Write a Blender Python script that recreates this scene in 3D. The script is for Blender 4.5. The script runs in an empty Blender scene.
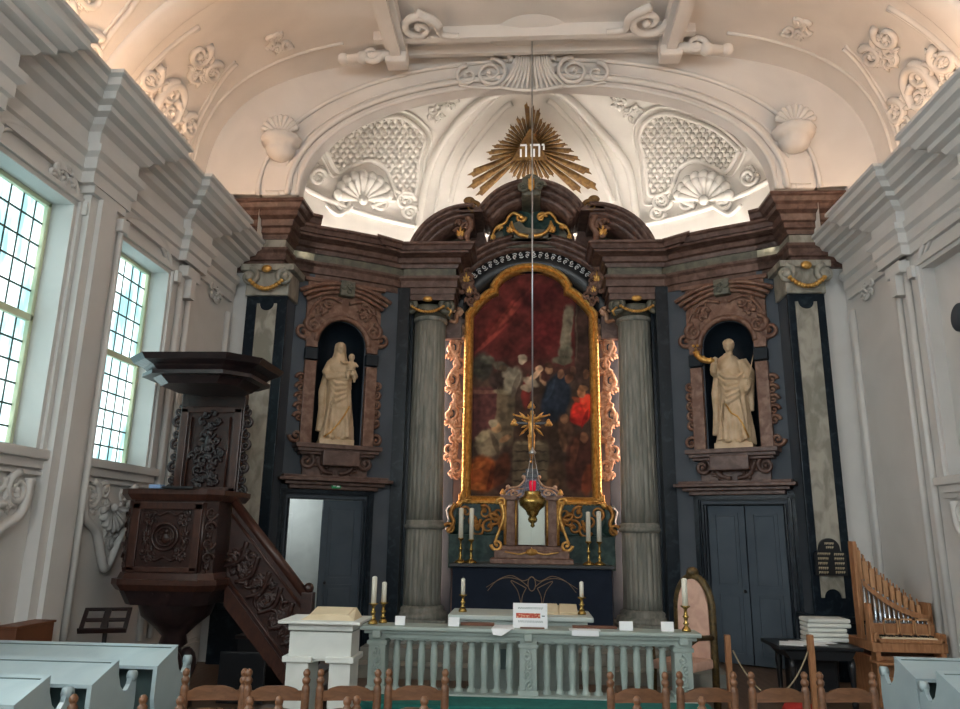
import bpy, bmesh, math, random
from mathutils import Vector, Matrix, noise
PI=math.pi; S=bpy.context.scene; COL=S.collection
random.seed(7)
def cos(a): return math.cos(a)
def sin(a): return math.sin(a)
def lerp(a,b,t): return a+(b-a)*t
def srgb(r,g,b):
    f=lambda c:(c/255/12.92 if c/255<=.04045 else ((c/255+.055)/1.055)**2.4)
    return (f(r),f(g),f(b),1)
# ------------------------------------------------------------ materials
MATS={}
def mat(name,c,rough=.6,metal=0.,c2=None,scale=6.,stretch=(1,1,1),bump=0.,bscale=None,detail=5,lo=.35,hi=.65,spec=.5,emis=None,es=0,trans=0,alpha=1):
    m=bpy.data.materials.new(name); m.use_nodes=True; nt=m.node_tree; N=nt.nodes; L=nt.links
    b=N['Principled BSDF']; b.inputs['Base Color'].default_value=c; b.inputs['Roughness'].default_value=rough
    b.inputs['Metallic'].default_value=metal; b.inputs['Specular IOR Level'].default_value=spec
    if emis: b.inputs['Emission Color'].default_value=emis; b.inputs['Emission Strength'].default_value=es
    if trans: b.inputs['Transmission Weight'].default_value=trans
    if c2 or bump:
        tc=N.new('ShaderNodeTexCoord'); mp=N.new('ShaderNodeMapping'); mp.inputs['Scale'].default_value=stretch
        L.new(tc.outputs['Object'],mp.inputs['Vector'])
    if c2:
        n=N.new('ShaderNodeTexNoise'); n.inputs['Scale'].default_value=scale; n.inputs['Detail'].default_value=detail
        n.inputs['Distortion'].default_value=.6
        L.new(mp.outputs[0],n.inputs['Vector'])
        r=N.new('ShaderNodeValToRGB'); r.color_ramp.elements[0].color=c; r.color_ramp.elements[1].color=c2
        r.color_ramp.elements[0].position=lo; r.color_ramp.elements[1].position=hi
        L.new(n.outputs['Fac'],r.inputs[0]); L.new(r.outputs[0],b.inputs['Base Color'])
    if bump:
        n2=N.new('ShaderNodeTexNoise'); n2.inputs['Scale'].default_value=bscale or scale*4; n2.inputs['Detail'].default_value=4
        L.new(mp.outputs[0],n2.inputs['Vector'])
        bp=N.new('ShaderNodeBump'); bp.inputs['Strength'].default_value=bump; bp.inputs['Distance'].default_value=.02
        L.new(n2.outputs['Fac'],bp.inputs['Height']); L.new(bp.outputs[0],b.inputs['Normal'])
    MATS[name]=m; return m
def dmat(*a,**k): k.setdefault('spec',.22); return mat(*a,**k)
M_plaster=mat('plaster',srgb(228,222,214),.85,c2=srgb(220,214,206),scale=2,bump=.08,bscale=30)
M_wallp=mat('wall_plaster',srgb(206,204,201),.8,c2=srgb(198,196,193),scale=1.5,bump=.05,bscale=20)
M_vault=mat('vault_plaster',srgb(222,215,209),.85,c2=srgb(212,205,199),scale=1.2,bump=.05,bscale=20)
M_brown=mat('brown_marble',srgb(76,52,44),.42,c2=srgb(114,88,78),scale=9,bump=.12,detail=9,lo=.38,hi=.68)
M_brown2=mat('red_brown_marble',srgb(104,68,52),.45,c2=srgb(140,108,90),scale=11,bump=.15,detail=9,lo=.4,hi=.7)
M_pale=mat('pale_marble',srgb(134,130,118),.45,c2=srgb(168,162,150),scale=7,stretch=(1,1,.5),detail=9,lo=.4,hi=.6)
M_column=mat('column_stone',srgb(118,118,110),.6,c2=srgb(152,148,138),scale=7,stretch=(2,2,.35),bump=.2,detail=8)
M_black=dmat('black_marble',srgb(22,30,38),.28,c2=srgb(48,60,68),scale=9,detail=9,lo=.52,hi=.78)
M_bay=dmat('grey_painted_panel',srgb(74,80,88),.6,c2=srgb(82,88,96),scale=2)
M_door=dmat('grey_blue_paint',srgb(66,76,86),.5,c2=srgb(74,84,94),scale=3)
M_gold=mat('gold',srgb(236,190,112),.38,.72,c2=srgb(196,140,70),scale=16,bump=.15)
M_goldrose=mat('rose_gilding',srgb(222,186,158),.6,.15,c2=srgb(180,126,92),scale=14,bump=.2)
M_bronze=mat('bronze_gilding',srgb(138,104,56),.5,.35,c2=srgb(98,70,38),scale=14,bump=.2)
M_green=dmat('green_marble',srgb(28,52,50),.35,c2=srgb(58,82,76),scale=9,detail=9,lo=.42,hi=.72)
M_greygreen=mat('grey_green_marble',srgb(78,80,70),.5,c2=srgb(112,108,94),scale=9,detail=9)
M_rosewall=mat('rose_grey_wall',srgb(150,122,114),.7,c2=srgb(140,114,108),scale=4)
M_statue=mat('statue_stone',srgb(214,188,156),.55,c2=srgb(190,162,128),scale=6,bump=.05)
M_niche=dmat('niche_black',srgb(26,34,42),.4)
M_walnut=mat('dark_walnut',srgb(38,23,21),.3,c2=srgb(58,34,28),scale=8,stretch=(1,1,3),bump=.15)
M_walnut2=mat('walnut_moulding',srgb(54,31,25),.32,c2=srgb(72,43,33),scale=10,stretch=(3,3,1),bump=.1)
M_walnutblack=mat('ebonised_walnut',srgb(30,22,24),.35,c2=srgb(46,32,32),scale=8,bump=.15)
M_chair=mat('chair_oak',srgb(120,82,56),.42,c2=srgb(96,64,42),scale=9,stretch=(1,4,4),bump=.06)
M_pew=mat('pew_paint',srgb(172,190,194),.24,c2=srgb(162,180,186),scale=3)
M_pewin=mat('pew_interior_paint',srgb(96,116,116),.55,c2=srgb(86,106,106),scale=3)
M_rail=mat('rail_paint',srgb(162,174,168),.5,c2=srgb(150,162,156),scale=5,bump=.05)
M_white=mat('white_paint',srgb(212,214,208),.5,c2=srgb(202,204,198),scale=4)
M_paper=mat('paper',srgb(236,238,240),.8)
M_cream=mat('cream_cloth',srgb(214,198,168),.85,c2=srgb(204,188,156),scale=8)
M_brass=mat('brass',srgb(196,164,96),.25,.9,c2=srgb(150,120,62),scale=14)
M_wax=mat('wax',srgb(232,228,212),.5)
M_teal=mat('teal_velvet',srgb(20,92,86),.9,c2=srgb(26,108,100),scale=12,bump=.2)
M_navy=dmat('navy_cloth',srgb(28,35,48),.9,c2=srgb(32,40,54),scale=6,bump=.1)
M_thread=mat('gold_thread',srgb(150,124,96),.6,.3)
M_red=mat('ruby_glass',srgb(190,20,50),.1,emis=srgb(190,20,50),es=.25)
M_redcloth=mat('red_cloth',srgb(170,40,34),.8)
M_purple=mat('lapis_enamel',srgb(46,38,62),.4,c2=srgb(150,136,150),scale=30,lo=.5,hi=.6)
M_floor=mat('floor_boards',srgb(112,92,76),.45,c2=srgb(90,70,56),scale=5,stretch=(5,.6,1),bump=.05)
M_stone=mat('step_stone',srgb(138,138,130),.6,c2=srgb(120,120,114),scale=5)
M_black2=mat('black_lacquer',srgb(22,24,28),.35)
M_organ=mat('organ_oak',srgb(176,126,88),.45,c2=srgb(150,102,66),scale=7,stretch=(4,4,1),bump=.05)
M_organ2=mat('pipe_wood',srgb(196,150,110),.45,c2=srgb(172,124,84),scale=7,stretch=(4,4,1))
M_tin=mat('pipe_tin',srgb(196,204,212),.22,.9)
M_lead=mat('window_lead',srgb(70,88,84),.5)
M_wframe=mat('window_frame_paint',srgb(206,212,178),.5)
M_boxwood=mat('brown_box_wood',srgb(110,66,42),.5,c2=srgb(96,56,36),scale=5)
M_cloth_grey=mat('white_altar_slab',srgb(184,194,190),.5)
M_signgreen=mat('exit_green',srgb(20,110,60),.5,emis=srgb(30,130,80),es=.15)
M_pink=mat('rose_upholstery',srgb(214,176,156),.8,c2=srgb(198,158,140),scale=9)
M_tan=mat('antique_gold_frame',srgb(100,80,44),.5,.3,c2=srgb(62,50,28),scale=20)
M_rope=mat('rope',srgb(160,146,120),.9)
M_chain=mat('chain_steel',srgb(190,190,192),.3,.8)
M_warm=mat('warm_strip',(1,.62,.36,1),.5,emis=(1,.68,.44,1),es=13)
M_cool=mat('white_strip',(1,.97,.92,1),.5,emis=(1,.95,.88,1),es=32)
M_pict=mat('picture_strip',(1,.66,.5,1),.5,emis=(1,.70,.56,1),es=26)
def pane_mat(name,es,white=False):
    m=bpy.data.materials.new(name); m.use_nodes=True; nt=m.node_tree; N=nt.nodes; L=nt.links
    for n in list(N): N.remove(n)
    o=N.new('ShaderNodeOutputMaterial'); e=N.new('ShaderNodeEmission'); L.new(e.outputs[0],o.inputs[0])
    tc=N.new('ShaderNodeTexCoord'); mp=N.new('ShaderNodeMapping'); mp.inputs['Scale'].default_value=(1,5,1.2)
    n=N.new('ShaderNodeTexNoise'); n.inputs['Scale'].default_value=1.6; n.inputs['Detail'].default_value=3
    r=N.new('ShaderNodeValToRGB'); cr=r.color_ramp
    cr.elements[0].position=.36; cr.elements[0].color=(.22,.42,.45,1)
    cr.elements[1].position=.58; cr.elements[1].color=(.80,1,1,1)
    k=cr.elements.new(.47); k.color=(.42,.66,.68,1)
    L.new(tc.outputs['Object'],mp.inputs[0]); L.new(mp.outputs[0],n.inputs[0]); L.new(n.outputs['Fac'],r.inputs[0]); L.new(r.outputs[0],e.inputs[0])
    e.inputs[1].default_value=es
    if white:
        cr.elements[0].color=(.55,.62,.66,1); k.color=(.7,.78,.8,1); cr.elements[2].color=(.95,1,1,1)
    return m
M_pane=pane_mat('daylight_pane',1.25)
M_pane_bright=pane_mat('daylight_pane_bright',8.0,True)
M_fill_rear=pane_mat('rear_fill_glow',7.5,True)  # glow for the unseen rear windows, added to light the altar from the front
# ------------------------------------------------------------ mesh builder
NOSPLIT={'lettering','letters','rays','text','writing','sharps','embroidery','pictogram','glazing_bars','trim_1','trim_2','chain','mouldings_','halo','figure'}
class MB:
    def __init__(s): s.v=[]; s.f=[]; s.sm=[]
    def add(s,vs,fs,smooth=False):
        o=len(s.v); s.v+= [tuple(p) for p in vs]; s.f+=[tuple(o+i for i in f) for f in fs]; s.sm+=[smooth]*len(fs); return s
    def box(s,x0,x1,y0,y1,z0,z1,M=None):
        vs=[(x,y,z) for x in (x0,x1) for y in (y0,y1) for z in (z0,z1)]
        if M: vs=[M@Vector(p) for p in vs]
        return s.add(vs,[(0,1,3,2),(4,6,7,5),(0,4,5,1),(2,3,7,6),(0,2,6,4),(1,5,7,3)])
    def bbox(s,x0,x1,y0,y1,z0,z1,b=.01,M=None):  # bevelled box
        bm=bmesh.new(); bmesh.ops.create_cube(bm,size=1)
        for v in bm.verts: v.co=Vector((lerp(x0,x1,v.co.x+.5),lerp(y0,y1,v.co.y+.5),lerp(z0,z1,v.co.z+.5)))
        bmesh.ops.bevel(bm,geom=bm.edges[:],offset=b,segments=2,affect='EDGES',profile=.6)
        s.bm(bm,M); return s
    def bm(s,bm,M=None,smooth=False):
        bm.verts.index_update(); vs=[(M@v.co if M else v.co.copy()) for v in bm.verts]; fs=[[v.index for v in f.verts] for f in bm.faces]; bm.free(); s.add(vs,fs,smooth)
    def tube(s,pts,r,n=7,cap=True,flat=1.):
        pts=[Vector(p) for p in pts]; k=len(pts); rs=r if isinstance(r,(list,tuple)) else [r]*k
        T=[(pts[min(i+1,k-1)]-pts[max(i-1,0)]).normalized() for i in range(k)]
        a=Vector((0,0,1)) if abs(T[0].z)<.9 else Vector((1,0,0)); u=T[0].cross(a).normalized(); vs=[]
        for i in range(k):
            u=(u-T[i]*u.dot(T[i]))
            if u.length<1e-6: u=T[i].orthogonal()
            u.normalize(); w=T[i].cross(u)
            for j in range(n):
                t=2*PI*j/n; vs.append(pts[i]+u*cos(t)*rs[i]+w*sin(t)*rs[i]*flat)
        fs=[(i*n+j,i*n+(j+1)%n,(i+1)*n+(j+1)%n,(i+1)*n+j) for i in range(k-1) for j in range(n)]
        if cap: fs+=[tuple(range(n-1,-1,-1)),tuple((k-1)*n+j for j in range(n))]
        return s.add(vs,fs,True)
    def lathe(s,prof,c=(0,0,0),n=24,M=None,rfun=None,smooth=True):
        vs=[]; k=len(prof)
        for r,z in prof:
            for j in range(n):
                t=2*PI*j/n; q=r*(rfun(t) if rfun else 1); p=Vector((c[0]+q*cos(t),c[1]+q*sin(t),c[2]+z)); vs.append(M@p if M else p)
        fs=[(i*n+j,i*n+(j+1)%n,(i+1)*n+(j+1)%n,(i+1)*n+j) for i in range(k-1) for j in range(n)]
        fs+=[tuple(range(n-1,-1,-1)),tuple((k-1)*n+j for j in range(n))]
        return s.add(vs,fs,smooth)
    def ball(s,c,r,n=10,m=7,M=None):
        rx,ry,rz=(r,r,r) if not isinstance(r,(tuple,list)) else r; vs=[]; c=Vector(c)
        for i in range(1,m):
            a=PI*i/m
            for j in range(n):
                p=Vector((rx*sin(a)*cos(2*PI*j/n),ry*sin(a)*sin(2*PI*j/n),rz*cos(a)))
                vs.append(c+(M@p if M else p))
        t=Vector((0,0,rz)); b=Vector((0,0,-rz)); vs+=[c+(M@t if M else t),c+(M@b if M else b)]
        fs=[(i*n+j,(i+1)*n+j,(i+1)*n+(j+1)%n,i*n+(j+1)%n) for i in range(m-2) for j in range(n)]
        q=(m-1)*n; fs+=[(q,j,(j+1)%n) for j in range(n)]+[(q+1,(m-2)*n+(j+1)%n,(m-2)*n+j) for j in range(n)]
        return s.add(vs,fs,True)
    def prism(s,poly,f,h0,h1):   # poly 2D; f(u,v,h)->3D
        n=len(poly); vs=[f(u,v,h0) for u,v in poly]+[f(u,v,h1) for u,v in poly]
        fs=[tuple(range(n)),tuple(range(2*n-1,n-1,-1))]+[(i,(i+1)%n,n+(i+1)%n,n+i) for i in range(n)]
        return s.add(vs,fs)
    def sweep(s,path,prof,side=1,caps=True,smooth=False):  # plan path, profile (offset,z) closed loop
        P=[Vector(p) for p in path]; k=len(P); off=[]
        for i in range(k):
            n1=n2=None
            if i>0: d=(P[i]-P[i-1]).normalized(); n1=Vector((-d.y,d.x))*side
            if i<k-1: d=(P[i+1]-P[i]).normalized(); n2=Vector((-d.y,d.x))*side
            if n1 is None: m=n2
            elif n2 is None: m=n1
            else: m=(n1+n2); m=m/(max(.25,m.dot(n1)))
            off.append(m)
        vs=[]; n=len(prof)
        for i in range(k):
            for o,z in prof: q=P[i]+off[i]*o; vs.append((q.x,q.y,z))
        fs=[(i*n+j,i*n+(j+1)%n,(i+1)*n+(j+1)%n,(i+1)*n+j) for i in range(k-1) for j in range(n)]
        if caps: fs+=[tuple(range(n)),tuple((k-1)*n+j for j in range(n-1,-1,-1))]
        return s.add(vs,fs,smooth)
    def surf(s,F,nu,nv,th=.0,smooth=True):
        vs=[F(i/nu,j/nv) for i in range(nu+1) for j in range(nv+1)]
        fs=[(i*(nv+1)+j,i*(nv+1)+j+1,(i+1)*(nv+1)+j+1,(i+1)*(nv+1)+j) for i in range(nu) for j in range(nv)]
        return s.add(vs,fs,smooth)
    def clusters(s,margin=.012):
        n=len(s.v); p=list(range(n))
        def fd(i):
            while p[i]!=i: p[i]=p[p[i]]; i=p[i]
            return i
        for f in s.f:
            a=fd(f[0])
            for i in f[1:]: p[fd(i)]=a
        isl={}
        for i in range(n): isl.setdefault(fd(i),[]).append(i)
        G=[]
        for k,ids in isl.items():
            xs=[s.v[i] for i in ids]; G.append(([min(q[a] for q in xs)-margin for a in range(3)],[max(q[a] for q in xs)+margin for a in range(3)],[k]))
        ch=len(G)<400
        while ch and len(G)>1:
            ch=False; out=[]
            for g in G:
                for h in out:
                    if all(g[0][a]<=h[1][a] and h[0][a]<=g[1][a] for a in range(3)):
                        for a in range(3): h[0][a]=min(h[0][a],g[0][a]); h[1][a]=max(h[1][a],g[1][a])
                        h[2].extend(g[2]); ch=True; break
                else: out.append(g)
            G=out
        own={}
        for ci,g in enumerate(G):
            for k in g[2]: own[k]=ci
        res=[MB() for _ in G]; mp=[{} for _ in G]
        for f,sm in zip(s.f,s.sm):
            c=own[fd(f[0])]; r=res[c]; m=mp[c]; o=[]
            for i in f:
                if i not in m: m[i]=len(r.v); r.v.append(s.v[i])
                o.append(m[i])
            r.f.append(tuple(o)); r.sm.append(sm)
        return res
    def build(s,name,m,parent=None,label=None,kind=None,split=True):
        if parent is not None and split and name not in NOSPLIT and 'kind' not in parent:
            r=s.clusters()
            if 1<len(r)<=6:
                obs=[q.build(name,m,parent,label,kind,False) for q in r]; return obs[0]
        me=bpy.data.meshes.new(name); o=Vector((0,0,0)); p=parent
        while p is not None: o+=p.location; p=p.parent
        me.from_pydata([tuple(Vector(v)-o) for v in s.v],[],s.f)
        me.polygons.foreach_set('use_smooth',s.sm)
        bm=bmesh.new(); bm.from_mesh(me); bmesh.ops.recalc_face_normals(bm,faces=bm.faces[:]); bm.to_mesh(me); bm.free()
        me.materials.append(m); ob=bpy.data.objects.new(name,me); COL.objects.link(ob)
        if parent: ob.parent=parent
        if label: ob['label']=label
        if kind: ob['kind']=kind
        return ob
def thing(name,label,cat,loc,group=None,rz=0):
    o=bpy.data.objects.new(name,None); COL.objects.link(o); o.empty_display_size=.1
    o.location=loc; o.rotation_euler=(0,0,rz); o['label']=label; o['category']=cat
    if group: o['group']=group
    return o
def tag(o,label,cat,group=None):
    o['label']=label; o['category']=cat
    if group: o['group']=group
    return o
def struct(o,label=None):
    o['kind']='structure'
    if label: o['label']=label
    return o
def dup(root,loc=None,rz=None,label=None,parent=None):
    r=root.copy(); COL.objects.link(r)
    if loc is not None: r.location=loc
    if rz is not None: r.rotation_euler=(0,0,rz)
    if label: r['label']=label
    if parent: r.parent=parent
    for ch in list(root.children): dup(ch,parent=r)
    return r
# relief helpers: F(u,v,h) maps a plane patch to 3D with height h
def spiral(mb,F,cu,cv,r,a0,turns,w,d=1,n=26,n_side=6,h=.5):
    pts=[];rs=[]
    for i in range(n+1):
        t=i/n; a=a0+d*2*PI*turns*t; q=r*(1-t)**.8+r*.12
        pts.append(F(cu+q*cos(a),cv+q*sin(a),w*h)); rs.append(w*(1-.55*t))
    mb.tube(pts,rs,n_side); mb.ball(pts[-1],w*.9,7,5)
def curve(mb,F,pts,w,w2=None,n=8,h=.4,ns=6):
    P=[]; k=len(pts)
    for i in range(k-1):
        p0=pts[max(i-1,0)];p1=pts[i];p2=pts[i+1];p3=pts[min(i+2,k-1)]
        for j in range(n):
            t=j/n
            P.append(tuple(.5*((2*p1[a])+(-p0[a]+p2[a])*t+(2*p0[a]-5*p1[a]+4*p2[a]-p3[a])*t*t+(-p0[a]+3*p1[a]-3*p2[a]+p3[a])*t**3) for a in (0,1)))
    P.append(pts[-1]); m=len(P)
    mb.tube([F(u,v,w*h) for u,v in P],[lerp(w,w2 if w2 is not None else w,i/(m-1)) for i in range(m)],ns)
def shell(mb,F,cu,cv,r,a0,a1,n,w):
    for i in range(n):
        a=lerp(a0,a1,i/(n-1)); c=cos(a); s_=sin(a)
        mb.tube([F(cu+c*r*q,cv+s_*r*q,w*(.3+q)) for q in (.12,.4,.7,.93,1.)],[w*.25,w*.55,w*.9,w*1.0,w*.5],6)
    mb.ball(F(cu,cv,w),w*1.1,8,6)
def leaf(mb,F,cu,cv,a,l,w):
    for da,k in ((0,1),(.45,.72),(-.45,.72),(.9,.45),(-.9,.45)):
        b=a+da
        mb.tube([F(cu+cos(b)*l*k*q,cv+sin(b)*l*k*q,w*(.3+.6*sin(q*PI))) for q in (0,.35,.7,1)],[w*.4,w,w*.8,w*.15],5)
def rocaille(mb,F,cu,cv,r,w,seed=0,k=6):
    rn=random.Random(seed)
    for i in range(k):
        a=2*PI*i/k+rn.uniform(-.3,.3); q=r*rn.uniform(.35,.7); d=rn.choice((-1,1))
        spiral(mb,F,cu+q*cos(a),cv+q*sin(a),r*rn.uniform(.28,.45),rn.uniform(0,6.28),rn.uniform(.7,1.2),w,d,16)
        leaf(mb,F,cu+q*cos(a),cv+q*sin(a),a+rn.uniform(-.5,.5),r*rn.uniform(.4,.6),w*.8)
# ------------------------------------------------------------ camera
CAM=Vector((-.08,0,1.75)); f_px=734.
def axes(p,y,r):
    p,y,r=[math.radians(a) for a in (p,y,r)]
    fwd=Vector((-sin(y)*cos(p),cos(y)*cos(p),sin(p))); rt=Vector((cos(y),sin(y),0)); up=rt.cross(fwd)
    return rt*cos(r)+up*sin(r), up*cos(r)-rt*sin(r), fwd
RT,UP,FW=axes(13.64,3.72,.92)
cd=bpy.data.cameras.new('camera'); cam=bpy.data.objects.new('camera',cd); COL.objects.link(cam)
cam.matrix_world=Matrix(((RT.x,UP.x,-FW.x,CAM.x),(RT.y,UP.y,-FW.y,CAM.y),(RT.z,UP.z,-FW.z,CAM.z),(0,0,0,1)))
cd.sensor_width=36; cd.lens=f_px/960*36; cd.clip_end=100; S.camera=cam
# measuring helper used to take real positions off the picture (a surveyor's ray)
def ray(x,y): return (RT*((x-480)/f_px)+UP*((354.5-y)/f_px)+FW)
def atY(x,y,Y): d=ray(x,y); return CAM+d*((Y-CAM.y)/d.y)
# ============================================================ ROOM
WX=4.5; CT=5.97; YA=9.86
# floor
b=MB(); b.box(-5.2,5.2,-6,13.8,-.2,0); struct(b.build('floor',M_floor))
# side walls with windows / blind panels
winY=[(Y0,Y0+1.2) for Y0 in (-.7,1.25,3.2,5.15,7.1)]
Z0,Z1=2.42,4.80
def side_wall(sx,name):
    b=MB(); x0,x1=sorted((sx*WX,sx*(WX+.35)))
    b.box(x0,x1,-6,13.6,0,Z0); b.box(x0,x1,-6,13.6,Z1,CT)
    ys=[-6]+[q for w in winY for q in w]+[13.6]
    for i in range(0,len(ys),2): b.box(x0,x1,ys[i],ys[i+1],Z0,Z1)
    xo0,xo1=sorted((sx*(WX+.34),sx*5.2)); b.box(xo0,xo1,-6,13.6,CT-.5,CT)   # ledge carrying the vault
    w=struct(b.build(name,M_wallp))
    # blank architrave, pilasters and mouldings belong to the wall
    b=MB()
    for (a,c) in winY:
        e=(c+.75 if c<8 else None)
        # window architrave: stepped moulding round the opening
        for k,(o,d) in enumerate(((.0,.035),(.05,.06),(.10,.03))):
            for q0,q1,zz0,zz1 in ((a-.14+o,a-.14+o+.05,Z0,Z1+.1-o),(c+.14-o-.05,c+.14-o,Z0,Z1+.1-o),(a-.14+o,c+.14-o,Z1+.14-o-.05,Z1+.14-o)):
                xx=sorted((sx*WX,sx*(WX-d))); b.box(xx[0],xx[1],q0,q1,zz0,zz1)
        xx=sorted((sx*(WX+.3),sx*(WX-.1))); b.bbox(xx[0],xx[1],a-.2,c+.2,Z0-.09,Z0,.015)
        xx=sorted((sx*WX,sx*(WX-.05))); b.box(xx[0],xx[1],a-.17,c+.17,Z0-.17,Z0-.09); b.box(xx[0],xx[1],a-.17,c+.17,Z0-.23,Z0-.2)
        # arched hood moulding
        m=(a+c)/2
        for r_,w_ in ((.62,.035),(.52,.022)):
            b.tube([(sx*(WX-.02),m+r_*cos(t),4.86+.30*(r_/.62)*sin(t)) for t in [PI*i/20 for i in range(21)]],w_,6)
        for yy in (a-.12,c+.12):
            xx=sorted((sx*WX,sx*(WX-.105))); b.box(xx[0],xx[1],yy-.05,yy+.05,4.72,4.86)
    struct(b.build('trim_1',M_wallp,w))
    b=MB()
    pil=[(-1.35,-.85),(.6,1.1),(2.55,3.05),(4.5,5.0),(6.45,6.95)]
    for (a,c) in pil:
        xx=sorted((sx*WX,sx*(WX-.12))); b.box(xx[0],xx[1],a,c,.5,5.1)
        xx=sorted((sx*WX,sx*(WX-.17))); b.box(xx[0],xx[1],a+.12,c-.12,.5,4.95); b.box(xx[0],xx[1],a-.03,c+.03,0,.5); xx=sorted((sx*WX,sx*(WX-.165))); b.box(xx[0],xx[1],a-.04,c+.04,4.95,5.08)
        b.tube([(sx*(WX-.14),c+.03,.5),(sx*(WX-.14),c+.03,4.78)],.035,8)
        xx=sorted((sx*WX,sx*(WX-.2))); b.bbox(xx[0],xx[1],c-.04,c+.1,4.76,4.9,.015)
    for yy in (8.62,8.86,10.12):
        b.tube([(sx*(WX-.03),yy,.5),(sx*(WX-.03),yy,4.85)],.04,8)
    xx=sorted((sx*WX,sx*(WX-.14))); b.bbox(xx[0],xx[1],8.56,8.92,4.85,5.0,.02); b.box(xx[0],xx[1],8.68,8.8,4.6,4.85)
    struct(b.build('trim_2',M_wallp,w))
    # crowning cornice, breaking forward over the pilasters
    path=[(sx*WX,-6)]
    for (a,c) in pil: path+=[(sx*WX,a-.05),(sx*(WX-.13),a-.05),(sx*(WX-.13),c+.05),(sx*WX,c+.05)]
    path+=[(sx*WX,8.5),(sx*(WX-.1),8.5),(sx*(WX-.1),9.0),(sx*WX,9.0),(sx*WX,10.2)]
    prof=[(0,5.08),(.05,5.08),(.05,5.2),(.08,5.22),(.08,5.34),(.13,5.38),(.13,5.46),(.07,5.48),(.07,5.62),(.14,5.66),(.17,5.72),(.25,5.74),(.25,5.80),(.33,5.82),(.36,5.88),(.42,5.91),(.42,5.99),(.46,6.01),(.46,6.05),(.40,6.05),(.40,5.97),(0,5.97)]
    prof=[(o,z-.05) for o,z in prof]; b=MB(); b.sweep(path,prof,side=(1 if sx>0 else -1)); struct(b.build('trim_3',M_wallp,w))
    # relief cartouches under the sills and small sprays by the capitals
    b=MB()
    for (a,c) in winY[2:]:
        m=(a+c)/2; F=lambda u,v,h:(sx*(WX-.02-h),m+u,1.95+v)
        curve(b,F,[(-.55,.2),(-.5,-.1),(-.25,-.25),(-.1,-.5),(0,-.62),(.1,-.5),(.25,-.25),(.5,-.1),(.55,.2)],.05,.05)
        shell(b,F,0,.0,.26,PI*1.05,PI*1.95,9,.04); rocaille(b,F,-.26,.05,.22,.03,3); rocaille(b,F,.26,.05,.22,.03,5)
        rocaille(b,F,0,-.28,.2,.028,9,5)
        for s2 in (-1,1): spiral(b,F,s2*.42,.1,.13,PI/2,1.3,.04,s2)
        mb2=[(-.5,.2),(-.45,-.08),(-.2,-.24),(0,-.55),(.2,-.24),(.45,-.08),(.5,.2)]
        b.prism(mb2,lambda u,v,h:(sx*(WX-h),m+u,1.95+v),0,.04)
    for yy in (6.1,7.0,8.74,9.6): F=lambda u,v,h:(sx*(WX-.03-h),yy+u,4.98+v*.6); rocaille(b,F,0,0,.2,.022,int(yy*10),5)
    struct(b.build('trim_4',M_wallp,w),'white stucco relief ornament under the sill')
    return w
wl=side_wall(-1,'wall_left'); wr=side_wall(1,'wall_right')
# skirting
for sx,nm in ((-1,'baseboard_left'),(1,'baseboard_right')):
    b=MB(); xx=sorted((sx*WX,sx*(WX-.05))); b.box(xx[0],xx[1],-6,10.2,0,.28); b.box(*sorted((sx*WX,sx*(WX-.03))),-6,10.2,.28,.33); struct(b.build(nm,M_wallp))
# rear wall behind the camera; its two glowing windows are added as fill light
b=MB(); b.box(-4.85,4.85,-6.3,-6,0,9); struct(b.build('wall_rear',M_wallp))
for i,x in enumerate((-2.2,2.2)):
    b=MB()
    for q in range(5): b.box(x-1.1+q*.55-.03,x-1.1+q*.55+.03,-6,-5.93,3.,7.)
    for q in range(9): b.box(x-1.1,x+1.1,-6,-5.93,3.+q*.5-.03,3.+q*.5+.03)
    o=struct(b.build('window_%d'%(20+i),M_wframe)); b=MB(); b.box(x-1.1,x+1.1,-5.98,-5.97,3.,7.); b.build('glass_pane',M_fill_rear,o)
wn=0
def window(sx,a,c,bright,blind=False):
    global wn; wn+=1
    X=sx*(WX+.25)
    if blind:
        b=MB(); b.box(*sorted((sx*(WX+.12),sx*(WX+.3))),a,c,Z0,Z1); o=struct(b.build('window_%d'%wn,M_wallp),'blind window recess in the right wall'); return
    b=MB(); w=.045
    for q0,q1,z0,z1 in ((a,a+w,Z0,Z1),(c-w,c,Z0,Z1),(a,c,Z0,Z0+w),(a,c,Z1-w,Z1),(a,c,3.60,3.67)): b.bbox(*sorted((X-.05,X+.05)),q0,q1,z0,z1,.008)
    o=struct(b.build('window_%d'%wn,M_wframe),'tall leaded window with pale green frame')
    b=MB()
    for i in range(1,7): y=lerp(a,c,i/7); b.box(X-.012,X+.012,y-.008,y+.008,Z0,Z1)
    for z in [lerp(Z0,3.6,i/6) for i in range(1,6)]+[lerp(3.67,Z1,i/5) for i in range(1,5)]: b.box(X-.014,X+.014,a,c,z-.009,z+.009)
    b.build('glazing_bars',M_lead,o)
    b=MB(); b.box(X-.005,X+.005,a+.01,c-.01,Z0+.01,Z1-.01); b.build('glass_pane',bright,o)
for i,(a,c) in enumerate(winY): window(-1,a,c,M_pane if i>=3 else M_pane_bright)
for i,(a,c) in enumerate(winY): window(1,a,c,M_pane_bright,blind=True)
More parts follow.
